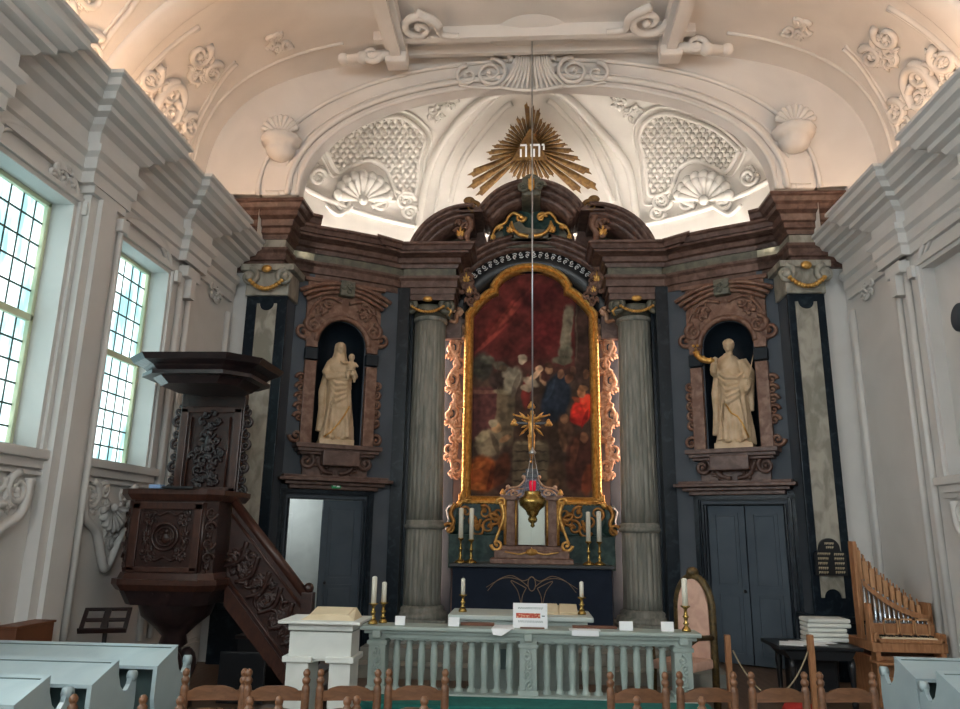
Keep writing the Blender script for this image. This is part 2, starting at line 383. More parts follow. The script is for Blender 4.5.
# ------------------------------------------------------------ vault
AX=4.95
def nY(Y):
    t=min(1,max(0,(Y-6.9)/(YA-6.9))); t=t*t*(3-2*t); return lerp(2.0,3.7,t)
def V(t,Y,h=0.):   # t 0..pi from right springing to left
    n=nY(Y); c,s_=cos(t),sin(t); sg=1 if c>=0 else -1
    x=AX*sg*abs(c)**(2/n); z=6.0+2.86*abs(s_)**(2/n)
    d=Vector((-x,0,7.0-z)); d=d.normalized() if d.length>1e-6 else Vector((0,0,-1))
    return Vector((x,Y,z))+d*h
b=MB(); b.surf(lambda u,v:V(PI*u,lerp(-6.1,YA+.02,v)),72,60)
vault=struct(b.build('ceiling',M_vault),'plastered nave vault')
b=MB()
def rib(Yc,w,h):
    pr=[(-w/2,0),(-w/2,h*.5),(-w/2+.05,h),(w/2-.05,h),(w/2,h*.5),(w/2,0)]
    vs=[];fs=[];n=60;k=len(pr)
    for i in range(n+1):
        for dy,hh in pr: vs.append(V(PI*i/n,Yc+dy,hh-.01 if hh==0 else hh))
    fs=[(i*k+j,i*k+j+1,(i+1)*k+j+1,(i+1)*k+j) for i in range(n) for j in range(k-1)]
    b.add(vs,fs,True)
rib(7.12,.42,.07); rib(4.3,.42,.07); rib(1.4,.42,.07)
def vcurve(pts,w):  # pts (t,Y)
    P=[]
    for i in range(len(pts)-1):
        for j in range(10): P.append((lerp(pts[i][0],pts[i+1][0],j/10),lerp(pts[i][1],pts[i+1][1],j/10)))
    P.append(pts[-1]); b.tube([V(t,Y,w*.3) for t,Y in P],w,6)
for mir in (0,1):
    T=(lambda t:PI-t) if mir else (lambda t:t)
    # frames of the wall panels
    for (y0,y1) in ((7.5,9.25),(4.7,6.75),(1.8,3.9)):
        for k,w in ((0,.035),(.07,.018)):
            vcurve([(T(.62),y0+.1+k),(T(.25),y0+k),(T(.10+k*.35),y0+k),(T(.10+k*.35),y1-k),(T(.25),y1-k),(T(.45),y1-.05-k),(T(.7),y1-.3-k)],w)
    # long rib parallel to the end arch
    vcurve([(T(.02),9.45),(T(.4),9.42),(T(.8),9.38),(T(1.2),9.3)],.03)
struct(b.build('trim_5',M_vault,vault))
b=MB()
for mir in (0,1):
    for (Yc,t0,seed) in ((7.95,.3,11),(8.75,.22,12),(8.45,.52,21),(5.9,.35,13),(6.35,.22,14),(5.5,.55,17)):
        t1=PI-t0 if mir else t0
        F=lambda u,v,h:V(t1+v*(-.24 if mir else .24),Yc+u,h+.01)
        rocaille(b,F,0,0,.42,.04,seed,7)
        for q in (-1,1): spiral(b,F,q*.3,.15,.22,PI/2,1.3,.055,q)
    t1=PI-.3 if mir else .3
    F=lambda u,v,h:V(t1+v*(-.24 if mir else .24),8.35+u,h+.01)
    curve(b,F,[(-.3,-.35),(-.25,.2),(0,.35),(.25,.15),(.3,-.3)],.07,.06)
    t1=PI-.92 if mir else .92
    F=lambda u,v,h:V(t1+v*(-.24 if mir else .24),8.9+u,h+.01); rocaille(b,F,0,0,.3,.04,31,5)
struct(b.build('trim_6',M_vault,vault),'scrolled stucco corner ornament of the vault')
# central ceiling frame: cross moulding, diagonal beams with brackets
b=MB()
b.box(-2.3,2.3,9.14,9.24,8.66,8.9); b.box(-2.3,2.3,9.24,9.3,8.72,8.9); b.box(-2.6,2.6,9.55,9.62,8.70,8.9)
for sx in (-1,1):
    for k,(w,z) in enumerate(((.15,8.62),(.07,8.54))):
        b.box(*sorted((sx*(2.0-w),sx*(2.0+w))),7.0,9.45,z,8.9)
    b.bbox(*sorted((sx*1.84,sx*2.16)),9.35,9.6,8.46,8.74,.03)
    F=lambda u,v,h:(sx*2.36+u,9.4-h,8.6+v)
    spiral(b,F,0,0,.13,0,1.2,.05,sx); b.tube([(sx*2.1,9.4,8.6),(sx*2.75,9.42,8.56)],[.08,.06],8); b.ball((sx*2.8,9.42,8.56),.09); b.ball((sx*2.5,9.4,8.56),.1)
    F=lambda u,v,h:(sx*(1.6)+u,8.95+v,8.72-h)
    spiral(b,F,0,0,.25,0,1.3,.07,sx); curve(b,F,[(0,-.3),(-sx*.25,-.1),(-sx*.3,.15),(-sx*.55,.2)],.07,.04)
struct(b.build('trim_7',M_vault,vault))
# ------------------------------------------------------------ chancel arch wall
AS,AZ0=3.46,6.58   # half width, springing
def arch(t,a=AS,zt=8.34,z0=AZ0,n=2.25):
    c,s_=cos(t),sin(t); return (a*(1 if c>=0 else -1)*abs(c)**(2/n), z0+(zt-z0)*abs(s_)**(2/n))
n=64; b=MB(); vs=[];fs=[]; t0=0
while V(t0,YA).z<6.6: t0+=.002
for i in range(n+1):
    t=PI*i/n; xi,zi=arch(t); p=V(lerp(t0,PI-t0,i/n),YA)
    for Y in (YA,YA+.22): vs+=[(xi,Y,zi),(p.x*1.01,Y,max(6.59,p.z+.03))]
for i in range(n):
    o=i*4; fs+=[(o,o+1,o+5,o+4),(o+2,o+6,o+7,o+3),(o,o+4,o+6,o+2)]
b.add(vs,fs)
for sx in (-1,1): b.box(*sorted((sx*4.47,sx*5.0)),YA,YA+.55,5.95,6.61)
aw=struct(b.build('wall_front',M_vault),'chancel arch wall above the altarpiece')
b=MB()
for (a_,zt,w,dy) in ((AS+.02,8.36,.03,.0),(AS+.16,8.46,.045,-.03),(AS+.30,8.56,.02,0.),(AS+.62,8.76,.035,-.02)):
    pts=[(arch(PI*i/60,a_,zt)[0],YA+dy-.01,arch(PI*i/60,a_,zt)[1]) for i in range(61)]
    b.tube(pts,w,7)
struct(b.build('trim_8',M_vault,aw))
# urn capitals on blocks at the foot of the arch
for sx in (-1,1):
    b=MB(); X=sx*3.76
    b.bbox(X-.26,X+.26,YA-.02,YA+.2,6.58,7.1,.02)
    b.bbox(X-.2,X+.2,YA-.05,YA,6.64,7.04,.01)
    o=struct(b.build('trim_9',M_vault,aw),'plain block under the stucco urn')
    b=MB(); b.lathe([(.08,0),(.16,.04),(.22,.14),(.2,.2),(.26,.22),(.3,.3),(.28,.36),(.16,.4),(.14,.44)],(X,YA-.08,7.12),28,rfun=lambda t:1+.05*cos(12*t))
    F=lambda u,v,h:(X+u,YA-.15-h,7.5+v); shell(b,F,0,0,.3,.3,PI-.3,9,.045)
    struct(b.build('trim_10',M_vault,aw),'stucco shell urn beside the chancel arch')
# central cartouche on the keystone
b=MB(); F=lambda u,v,h:(u,YA-.06-h,8.42+v)
b.prism([(-.42,-.18),(-.36,0),(-.28,.3),(-.3,.52),(.3,.52),(.28,.3),(.36,0),(.42,-.18),(.0,-.26)],F,-.05,.05)
for i in range(13):
    a=lerp(-1,1,i/12); b.tube([F(a*.22,.42,.08),F(a*.24,.15,.12),F(a*.33,-.05,.13),F(a*.46,-.17-.06*(1-a*a),.08)],[.018,.022,.026,.02],6)
b.tube([F(lerp(-.46,.46,i/20),-.19-.06*sin(PI*i/20),.07) for i in range(21)],.03,6)
for s_ in (-1,1):
    spiral(b,F,s_*.62,.1,.22,PI/2,1.8,.04,s_); spiral(b,F,s_*.98,.06,.16,PI/2,1.3,.035,-s_)
    curve(b,F,[(s_*.3,.3),(s_*.36,.5),(s_*.25,.62)],.06,.03); rocaille(b,F,s_*.3,.42,.14,.022,4,4)
    curve(b,F,[(s_*.4,-.15),(s_*.7,-.16),(s_*1.1,-.1)],.03,.02)
b.lathe([(.36,0),(.5,.03),(.52,.1),(.42,.14)],(0,YA-.1,8.86),32)
b.lathe([(.46,0),(.62,.05),(.64,.1)],(0,YA-.3,8.8),32)
struct(b.build('trim_11',M_vault,aw),'white stucco shell cartouche at the crown of the arch')
# ------------------------------------------------------------ apse
DC=Vector((0,10.0,7.3)); DA,DB,DH=4.1,3.3,2.6
def D(th,ph,h=0.):
    p=Vector((DA*cos(th)*cos(ph),DB*sin(th)*cos(ph),DH*sin(ph))); nn=Vector((p.x/DA**2,p.y/DB**2,p.z/DH**2)).normalized()
    return DC+p-nn*h
def Dpx(x,y,h=0.):
    d=ray(x,y); o=CAM-DC; sc=Vector((1/DA,1/DB,1/DH)); o=Vector(a*b_ for a,b_ in zip(o,sc)); e=Vector(a*b_ for a,b_ in zip(d,sc))
    A=e.dot(e);B=2*o.dot(e);C_=o.dot(o)-1; disc=B*B-4*A*C_
    t=(-B+math.sqrt(max(disc,0)))/(2*A); p=CAM+d*t-DC; nn=Vector((p.x/DA**2,p.y/DB**2,p.z/DH**2)).normalized()
    return DC+p-nn*h
b=MB(); b.surf(lambda u,v:D(PI*u,PI/2*v),64,28)
apse=struct(b.build('ceiling_apse',M_plaster),'white apse half dome')
b=MB(); b.surf(lambda u,v:(DA*cos(PI*u),10.0+DB*sin(PI*u),lerp(5.9,7.3,v)),64,2)
struct(b.build('wall_apse',M_plaster))
b=MB()
for h,w in ((0.03,.05),): b.tube([D(lerp(.05,PI-.05,i/60),.02,.02) for i in range(61)],.05,6)
PL={'lo':[(417,232),(430,167),(453,127),(480,101),(505,90)],'li':[(450,202),(463,160),(500,112),(512,103)],
'lm':[(432,225),(446,165),(474,122),(497,97)],
'ro':[(637,222),(628,167),(597,127),(572,101),(556,90)],'ri':[(613,202),(587,143),(558,108),(548,100)],'rm':[(624,215),(606,155),(578,115),(560,97)]}
def cr(pts,n=8):
    P=[];k=len(pts)
    for i in range(k-1):
        p0=pts[max(i-1,0)];p1=pts[i];p2=pts[i+1];p3=pts[min(i+2,k-1)]
        for j in range(n):
            t=j/n; P.append(tuple(.5*((2*p1[a])+(-p0[a]+p2[a])*t+(2*p0[a]-5*p1[a]+4*p2[a]-p3[a])*t*t+(-p0[a]+3*p1[a]-3*p2[a]+p3[a])*t**3) for a in (0,1)))
    P.append(pts[-1]); return P
for k,w in (('lo',.075),('li',.055),('lm',.03),('ro',.075),('ri',.055),('rm',.03)):
    b.tube([Dpx(x,y,.02) for x,y in cr(PL[k])],w,8)
struct(b.build('trim_12',M_plaster,apse),'raised rib of the apse dome')
# relief panels left and right of the central cell
panL=[(325,150),(345,131),(375,119),(400,117),(418,128),(425,140),(419,160),(417,185),(412,196),(395,190),(385,168),(370,160),(350,166),(338,172),(330,160)]
panR=[(740,150),(718,131),(690,119),(664,113),(646,122),(640,138),(645,160),(648,185),(652,196),(670,190),(680,168),(695,160),(712,166),(726,172),(735,160)]
def inpoly(p,poly):
    x,y=p; c=False; n=len(poly)
    for i in range(n):
        x1,y1=poly[i];x2,y2=poly[i-1]
        if (y1>y)!=(y2>y) and x<(x2-x1)*(y-y1)/(y2-y1)+x1: c=not c
    return c
for sgn,pan in ((-1,panL),(1,panR)):
    b=MB()
    b.tube([Dpx(x,y,.02) for x,y in cr(pan+[pan[0]],5)],.045,7)
    c=(375,150) if sgn<0 else (692,150)
    b.tube([Dpx(c[0]+(x-c[0])*1.13,c[1]+(y-c[1])*1.2,.01) for x,y in cr(pan+[pan[0]],5)],.028,6)
    # big scalloped shell with scrolls
    sx_,sy_=(361,193) if sgn<0 else (706,193)
    F=lambda u,v,h:Dpx(sx_+u,sy_-v,h)
    shell(b,F,0,-8,26,.15,PI-.15,9,.085)
    for i in range(9):
        a=lerp(.2,PI-.2,i/8); b.ball(Dpx(sx_+26*cos(a),sy_+8-26*sin(a),.08),.10,8,6)
    for q in (-1,1):
        spiral(b,F,q*20,-10,8,PI/2,1.3,.05,q); curve(b,F,[(q*10,-14),(q*24,-22 if q*sgn>0 else -8),(q*36,-2*q*sgn-10)],.06,.03)
    for (ox,oy,rr) in ((44,-8,9),(-44,16,8),(48,-20,7)):
        x=sx_+(ox if sgn<0 else -ox); F2=lambda u,v,h:Dpx(x+u,sy_-oy+v,h)
        spiral(b,F2,0,0,rr,0,1.6,.05,sgn); rocaille(b,F2,0,0,rr*1.1,.03,int(rr),4)
    for (px,py,rr) in (((435,112,9),(450,102,8),(316,170,6)) if sgn<0 else ((632,112,9),(618,102,8),(750,170,6))):
        F2=lambda u,v,h:Dpx(px+u,py+v,h); rocaille(b,F2,0,0,rr,.03,px,5)
    struct(b.build('trim_13',M_plaster,apse),'scrolled stucco panel frame with a large shell')
    b=MB(); i=0
    for gy in range(110,200,5):
        i+=1
        for gx in range(315,760,7):
            x=gx+(3.5 if i%2 else 0)
            if inpoly((x,gy),pan): b.ball(Dpx(x,gy,.015),(.055,.055,.05),6,4)
    struct(b.build('trim_14',M_plaster,apse),'diaper pattern of small raised bosses')
# ------------------------------------------------------------ cove lights
for sx,nm in ((-1,'left'),(1,'right')):
    b=MB(); b.box(*sorted((sx*4.30,sx*4.36)),.5,9.3,5.98,6.0)
    tag(b.build('cove_light_strip',M_warm),'warm strip light lying on the %s wall cornice'%nm,'light')
b=MB(); b.sweep([(DA*.93*cos(t),10+DB*.93*sin(t)) for t in [lerp(.25,PI-.25,i/30) for i in range(31)]],[(0,6.0),(.04,6.0),(.04,6.04),(0,6.04)])
tag(b.build('cove_light_strip',M_cool),'white strip light hidden on top of the altarpiece cornice','light')
b=MB(); pp=[(4.45,10.7),(3.72,10.72),(3.3,11.0),(2.8,11.3),(2.2,11.7),(1.9,12.45)]; pp=pp+[(-x,y) for x,y in reversed(pp)]+[(-4.45,13.5),(4.45,13.5)]
b.prism(pp,lambda u,v,h:(u,v,h),5.84,5.9); struct(b.build('trim_15',M_wallp),'ledge behind the altarpiece')
# ============================================================ ALTARPIECE
ret=thing('altarpiece','tall dark marble altarpiece filling the whole end wall with columns, niches and arched pediment','altarpiece',(0,11.6,0))
def BP(sx): return lambda s,z,h:Vector((sx*(2.41+.867*s-.498*h),11.44-.498*s-.867*h,z))
def BM(sx): # matrix mapping (s,h(out),z)
    u=Vector((sx*.867,-.498,0)); o=Vector((-sx*.498,-.867,0)); return Matrix(((u.x,o.x,0,sx*2.41),(u.y,o.y,0,11.44),(0,0,1,0),(0,0,0,1)))
def arcz(s,c=.68,r=.38,z=4.60): return z+math.sqrt(max(0,r*r-(s-c)**2))
NC,NR,NZ=.68,.375,4.60
EP=lambda sx:[(sx*4.5,10.25),(sx*3.74,10.25),(sx*3.74,10.66),(sx*3.46,10.84),(sx*3.0,11.06),(sx*2.6,11.29),(sx*2.3,11.48),(sx*2.14,11.62),(sx*2.14,11.56),(sx*1.26,11.56),(sx*1.26,12.3)]
for sx in (-1,1):
    side='left' if sx<0 else 'right'
    M=BM(sx); F=BP(sx)
    # bay wall with door opening and niche opening
    b=MB(); D0,D1,DZ=.2,1.31,2.2
    def wp(s0,s1,z0,z1,h0=-.25,h1=0): b.box(s0,s1,h0,h1,z0,z1,M)
    wp(-.42,D0,0,DZ); wp(D1,1.75,0,DZ); wp(-.42,1.75,DZ,3.0); wp(-.42,NC-NR,3.0,5.7); wp(NC+NR,1.75,3.0,5.7)
    n=14
    pts=[(NC+NR*cos(PI*i/n),NZ+NR*sin(PI*i/n)) for i in range(n+1)]
    for i in range(n):
        (a,za),(c,zc)=pts[i],pts[i+1]; vs=[F(a,za,0),F(c,zc,0),F(c,5.7,0),F(a,5.7,0)]; b.add(vs,[(0,1,2,3)])
    # side returns towards column and pilaster
    p0=F(-.42,0,0); q0=F(1.75,0,0)
    b.box(*sorted((sx*1.3,sx*2.12)),12.34,12.5,0,6.9)
    b.add([(p0.x,p0.y,0),(sx*2.02,12.4,0),(sx*2.02,12.4,5.7),(p0.x,p0.y,5.7)],[(0,1,2,3)])
    bay=b.build('side_bay',M_bay,ret)
    b=MB(); b.box(*sorted((p0.x-sx*.03,p0.x+sx*.16)),p0.y-.12,p0.y+.3,0,5.7); b.box(*sorted((sx*1.98,sx*2.2)),11.8,12.38,0,5.7); b.build('black_pilaster',M_black,ret)
    b=MB(); b.box(-.35,D0-.16,0,.03,0,.42,M); b.box(D1+.14,1.75,0,.03,0,.42,M); b.build('plinth',M_black,ret)
    # door casing
    b=MB()
    for o,w,h in ((0,.16,.05),(.05,.05,.09),(.13,.03,.07)):
        b.box(D0-.16+o,D0-.16+o+w*.6,0,h,0,DZ+.13-o,M); b.box(D1+.16-o-w*.6,D1+.16-o,0,h,0,DZ+.13-o,M); b.box(D0-.16+o,D1+.16-o,0,h,DZ+.14-o-w*.6+.02,DZ+.14-o,M)
    b.build('door_casing',M_black,ret)
    # niche lining: half cylinder plus half dome
    b=MB()
    def nf(u,v):
        a=PI*u; z=lerp(3.0,NZ,v); return F(NC+NR*cos(a),z,-.42*sin(a))
    b.surf(nf,18,6)
    b.surf(lambda u,v:F(NC+NR*cos(PI*u)*cos(PI/2*v),NZ+NR*sin(PI/2*v),-.42*sin(PI*u)*cos(PI/2*v)),18,8)
    b.box(NC-NR,NC+NR,-.45,0,2.96,3.0,M); b.build('niche',M_niche,ret)
    # niche frame in red-brown marble
    b=MB(); 
    for s_ in (-1,1):
        c=NC+s_*(NR+.11); b.bbox(c-.09,c+.09,0,.1,3.0,4.28,.015,M); b.bbox(c-.09,c+.09,0,.08,4.5,5.0,.01,M)
        G=lambda u,v,h:F(c+s_*.1+u,3.6+v,.03+h)
        for q in range(5): spiral(b,G,.02*s_,.15*q-.4+.2,.07,0,1.2,.03,s_)
        spiral(b,G,s_*.05,1.15,.13,PI/2,1.4,.045,s_); spiral(b,G,s_*.04,-.48,.09,0,1.2,.035,-s_)
        spiral(b,lambda u,v,h:F(c+u,4.85+v,.07+h),0,0,.12,PI/2,1.4,.04,-s_)
    b.tube([F(NC+(NR+.05)*cos(PI*i/24),NZ+(NR+.05)*sin(PI*i/24),.05) for i in range(25)],.05,8)
    poly=[(NC+(NR+.02)*cos(PI*i/14),NZ+(NR+.02)*sin(PI*i/14)) for i in range(15)]
    poly=poly+[(NC-.6,4.72),(NC-.62,5.15),(NC-.45,5.32),(NC,5.42),(NC+.45,5.32),(NC+.62,5.15),(NC+.6,4.72)]
    k=len(poly)
    for h in (0,.07): pass
    for i in range(14):
        a=poly[i];c=poly[i+1]; top=lambda s:5.42-.3*abs(s-NC)/.6
        b.add([F(a[0],a[1],.07),F(c[0],c[1],.07),F(c[0],top(c[0]),.07),F(a[0],top(a[0]),.07)],[(0,1,2,3)])
    for s_ in (-1,1): b.box(*sorted((NC+s_*(NR+.01),NC+s_*.6)),0,.07,4.6,5.18,M)
    b.bbox(NC-.6,NC+.6,0,.05,5.1,5.62,.01,M); b.bbox(NC-.66,NC+.66,0,.09,5.56,5.62,.01,M)
    for q,zq in ((.0,5.44),(.06,5.5),(.12,5.56)):
        b.tube([F(NC+lerp(-.62-q,.62+q,i/16),zq-.2*abs(lerp(-1,1,i/16))**2,.1+q*.4) for i in range(17)],.035,6)
    G=lambda u,v,h:F(NC+u,5.15+v,.08+h)
    for s_ in (-1,1): rocaille(b,G,s_*.36,.02,.17,.025,5,5); curve(b,G,[(s_*.06,.12),(s_*.3,.17),(s_*.5,0),(s_*.58,-.2)],.03,.02)
    b.build('niche_frame',M_brown2,ret)
    b=MB()
    for s_ in (-1,1): c=NC+s_*(NR+.11); b.bbox(c-.1,c+.1,0,.115,4.3,4.48,.01,M)
    b.build('impost_block',M_niche,ret)
    b=MB(); b.bbox(NC-.12,NC+.12,.05,.2,5.36,5.62,.03,M); rocaille(b,lambda u,v,h:F(NC+u,5.5+v,.2+h),0,0,.1,.018,8,4); b.build('keystone',M_greygreen,ret)
    # niche shelf, scrolled consoles and door head
    b=MB(); pr=lambda z0,z1,h,w:b.bbox(NC-w,NC+w,0,h,z0,z1,.012,M)
    pr(2.93,3.0,.3,.66); pr(2.88,2.94,.25,.62); pr(2.84,2.88,.2,.58)
    b.bbox(NC-.3,NC+.26,0,.32,2.68,2.9,.02,M); pr(2.5,2.86,.08,.5)
    pr(2.40,2.45,.2,.76); pr(2.45,2.50,.3,.86); pr(2.5,2.54,.24,.8); pr(2.34,2.40,.13,.68)
    for s_ in (-1,1):
        G=lambda u,v,h:F(NC+u,2.7+v,.1+h)
        spiral(b,G,s_*.45,.05,.11,PI/2,1.4,.04,s_); curve(b,G,[(s_*.3,.1),(s_*.2,-.08),(s_*.05,-.12)],.05,.03); rocaille(b,G,s_*.22,-.02,.14,.025,6,4)
    b.build('niche_shelf',M_brown,ret)
    # outer marble pilaster
    x0,x1=(3.64,4.16) if sx>0 else (3.64,4.26); yf=10.25
    b=MB(); b.bbox(*sorted((sx*x0,sx*x1)),yf,yf+.06,.78,5.14,.01); b.build('pilaster',M_black,ret); b=MB(); b.box(*sorted((sx*(x0+.02),sx*(x1-.02))),yf+.05,10.7,.78,5.14); b.build('pilaster_core',M_bay,ret); b=MB(); b.box(*sorted((sx*(x1+.02),sx*4.5)),yf+.1,10.7,0,5.6); struct(b.build('trim_16',M_wallp))
    b=MB(); c=(x0+x1)/2-.01; hw=.15
    pol=[(c-hw,1.0)]+[(c+.11*cos(PI-PI*i/10),1.0+.11*sin(PI*i/10)) for i in range(11)]+[(c+hw,1.0),(c+hw,5.02)]+[(c+.11*cos(PI*i/10),5.02-.11*sin(PI*i/10)) for i in range(11)]+[(c-hw,5.02)]
    b.prism(pol,lambda u,v,h:(sx*u,yf-h,v),-.02,.02); b.build('marble_strip',M_pale,ret)
    b=MB(); b.bbox(*sorted((sx*(x0-.06),sx*(x1+.06))),yf-.1,10.7,0,.7,.02); b.bbox(*sorted((sx*(x0-.09),sx*(x1+.09))),yf-.14,10.7,.7,.78,.01); b.build('pedestal',M_black,ret)
    b=MB(); b.bbox(*sorted((sx*(x0-.1),sx*(x1+.1))),yf-.1,10.7,5.52,5.62,.015); b.bbox(*sorted((sx*(x0-.02),sx*(x1+.02))),yf-.04,10.7,5.14,5.54,.02)
    for s_ in (-1,1):
        G=lambda u,v,h:(sx*c+u,yf-.06-h,5.42+v); spiral(b,G,s_*.27,0,.11,PI/2,1.5,.05,s_); b.ball(G(s_*.27,-.02,.06),.07)
    cap=b.build('capital',M_pale,ret)
    b=MB(); G=lambda u,v,h:(sx*c+u,yf-.1-h,5.42+v)
    for i in range(13): a=lerp(-1,1,i/12); b.ball(G(a*.24,-.08-.13*(1-a*a),.04),.035,7,5)
    b.ball(G(0,.1,.05),(.08,.04,.06)); b.build('garland',M_gold,cap)
    # fluted column
    cx=sx*1.72; cy=12.0
    b=MB(); fl=lambda t:1-.055*max(0,cos(22*t))**.6 if cos(22*t)>0 else 1
    def shaft(z0,z1,r0,r1): b.lathe([(lerp(r0,r1,i/6),lerp(z0,z1,i/6)) for i in range(7)],(cx,cy,0),176,rfun=fl)
    shaft(.62,1.80,.305,.3); shaft(1.92,5.24,.3,.262)
    col=b.build('column',M_column,ret)
    b=MB(); b.lathe([(.30,1.79),(.335,1.80),(.345,1.83),(.335,1.86),(.315,1.87),(.33,1.9),(.3,1.93)],(cx,cy,0),40)
    b.lathe([(.28,5.2),(.30,5.22),(.30,5.26),(.27,5.28)],(cx,cy,0),40); b.build('ring',M_column,col)
    b=MB(); b.lathe([(.42,.45),(.42,.5),(.4,.54),(.35,.56),(.36,.6),(.34,.63),(.3,.65)],(cx,cy,0),40); b.bbox(cx-.44,cx+.44,cy-.44,cy+.3,.0,.46,.02); b.build('base',M_column,col)
    b=MB(); b.lathe([(.27,5.26),(.3,5.32),(.34,5.4),(.34,5.46)],(cx,cy,0),32); b.bbox(cx-.38,cx+.38,cy-.38,cy+.3,5.5,5.58,.02)
    for s_ in (-1,1):
        G=lambda u,v,h:(cx+u,cy-.3-h,5.42+v); spiral(b,G,s_*.33,0,.12,PI/2,1.6,.055,s_); b.ball(G(s_*.33,0,.03),.08); leaf(b,G,s_*.36,-.1,-PI/2,.14,.03)
    cap=b.build('capital',M_greygreen,col)
    b=MB(); G=lambda u,v,h:(cx+u,cy-.38-h,5.42+v)
    for i in range(15): a=lerp(-1,1,i/14); b.ball(G(a*.26,-.03-.09*(1-a*a),.02),.028,7,5)
    b.ball(G(0,.1,.03),(.09,.04,.05)); b.tube([G(-.33,-.06,.05),G(-.4,-.12,.05),G(-.36,-.2,.03)],.02); b.tube([G(.33,-.06,.05),G(.4,-.12,.05),G(.36,-.2,.03)],.02)
    b.build('garland',M_gold,cap)
    # entablature
    P=EP(sx); sd=(1 if sx>0 else -1)*-1
    outer=P[:4]; inner=P[3:]
    sdd=1 if sx>0 else -1
    def ent(path,top,k):
        dz=top-6.5
        b=MB(); b.sweep(path,[(-.2,5.6),(.0,5.6),(.0,5.7),(.03,5.71),(.03,5.82),(.06,5.86),(.06,5.9),(-.2,5.9)],side=sdd); b.build('architrave',M_brown,ret)
        b=MB(); b.sweep(path,[(-.2,5.88),(.0,5.88),(.0,6.06),(-.2,6.06)],side=sdd); b.build('frieze',M_pale if k==0 else M_greygreen,ret)
        b=MB(); b.sweep(path,[(-.2,6.04),(.03,6.04),(.05,6.1),(.09,6.12),(.09,6.2),(.13,6.22),(.15,6.27+dz*.5),(.23,6.3+dz*.6),(.23,6.36+dz*.8),(.27,6.38+dz),(.30,6.44+dz),(.33,6.46+dz),(.33,6.5+dz),(-.2,6.5+dz)],side=sdd); b.build('cornice',M_brown,ret)
    ent(P[:4],6.58,0); ent(P[2:],6.4,1)
    b=MB(); b.box(*sorted((sx*3.77,sx*4.5)),10.28,10.7,5.55,6.55); b.box(*sorted((sx*1.28,sx*2.12)),11.58,12.5,5.5,6.38); b.box(*sorted((sx*1.2,sx*2.1)),12.2,12.5,5.0,6.4); b.build('entablature_core',M_brown,ret)
    # acanthus brackets inside the column blocks
    b=MB(); G=lambda u,v,h:(sx*(1.24)-sx*u,12.0-h,5.95+v)
    for k_ in range(4): rocaille(b,G,.08+.04*k_,.12-.12*k_,.16,.028,40+k_,5)
    b.build('scroll_bracket',M_brown2,ret)
    b=MB(); leaf(b,G,.12,.0,PI/2,.2,.03); leaf(b,G,.18,-.2,PI/2,.18,.025); b.build('gilt_leaf',M_gold,ret)
    # segmental wing of the pediment
    def ring(mb,c,r0,r1,t0,t1,y0,y1,n=20):
        vs=[];
        for i in range(n+1):
            t=lerp(t0,t1,i/n)
            for r in (r0,r1):
                for y in (y0,y1): vs.append((sx*(c[0]+r*cos(t)),y,c[1]+r*sin(t)))
        fs=[]
        for i in range(n):
            o=i*4
            for a,c_ in ((0,1),(1,3),(3,2),(2,0)): fs.append((o+a,o+c_,o+4+c_,o+4+a))
        fs+=[(0,1,3,2),(n*4,n*4+1,n*4+3,n*4+2)]; mb.add(vs,fs,True)
    b=MB(); c=(1.02,6.06)
    for r0,r1,y0 in ((.84,.93,11.62),(.91,.99,11.5),(.98,1.04,11.4),(1.02,1.07,11.34)): ring(b,c,r0,r1,.3,1.62,y0,12.45)
    b.bbox(*sorted((sx*.82,sx*1.22)),11.4,12.4,7.0,7.09,.01)
    b.build('pediment_wing',M_brown,ret)
    b=MB(); ring(b,c,.0,.86,.3,1.4,12.2,12.4); b.build('pediment_panel',M_greygreen,ret)
    b=MB(); G=lambda u,v,h:(sx*(1.3)+sx*u,11.6-h,6.62+v); rocaille(b,G,-.12,.12,.18,.03,50,5); curve(b,G,[(-.2,.4),(-.28,.2),(-.2,0),(-.3,-.15)],.06,.04); b.build('scroll_bracket',M_brown2,ret)
    b=MB(); leaf(b,G,-.1,0,PI/2,.22,.03); b.build('gilt_leaf',M_gold,ret)
    b=MB(); G=lambda u,v,h:(sx*1.0+sx*u,11.45-h,7.14+v); spiral(b,G,-.02,-.06,.1,PI,1.3,.045,-1); b.ball(G(.05,.08,.0),(.1,.06,.07)); b.build('gilt_scroll',M_bronze,ret)
# centre: back slab, arches
def crest(mb,c,r0,r1,t0,t1,y0,y1,n=28,ex=1.):
    vs=[]
    for i in range(n+1):
        t=lerp(t0,t1,i/n)
        for r in (r0,r1):
            for y in (y0,y1): vs.append((c[0]+r*cos(t),y,c[1]+r*ex*sin(t)))
    fs=[]
    for i in range(n):
        o=i*4
        for a,c_ in ((0,1),(1,3),(3,2),(2,0)): fs.append((o+a,o+c_,o+4+c_,o+4+a))
    fs+=[(0,1,3,2),(n*4,n*4+1,n*4+3,n*4+2)]; mb.add(vs,fs,True)
b=MB(); b.box(-2.1,2.1,12.4,12.6,0,5.4); b.build('back_wall',M_rosewall,ret)
b=MB()
pol=[(-1.3,5.3),(1.3,5.3),(1.3,6.4),(1.2,6.9),(.9,7.2)]+[(.78*cos(PI*i/16),6.8+.6*sin(PI*i/16)) for i in range(17)]+[(-.9,7.2),(-1.2,6.9),(-1.3,6.4)]
b.prism(pol,lambda u,v,h:(u,12.5-h,v),0,.2); b.build('pediment_back',M_brown,ret)
b=MB()
for r0,r1,y0 in ((.74,.86,11.62),(.84,.93,11.5),(.92,.98,11.4),(.96,1.01,11.34)): crest(b,(0,6.56),r0,r1,.52,PI-.52,y0,12.4)
b.build('pediment_arch',M_brown,ret)
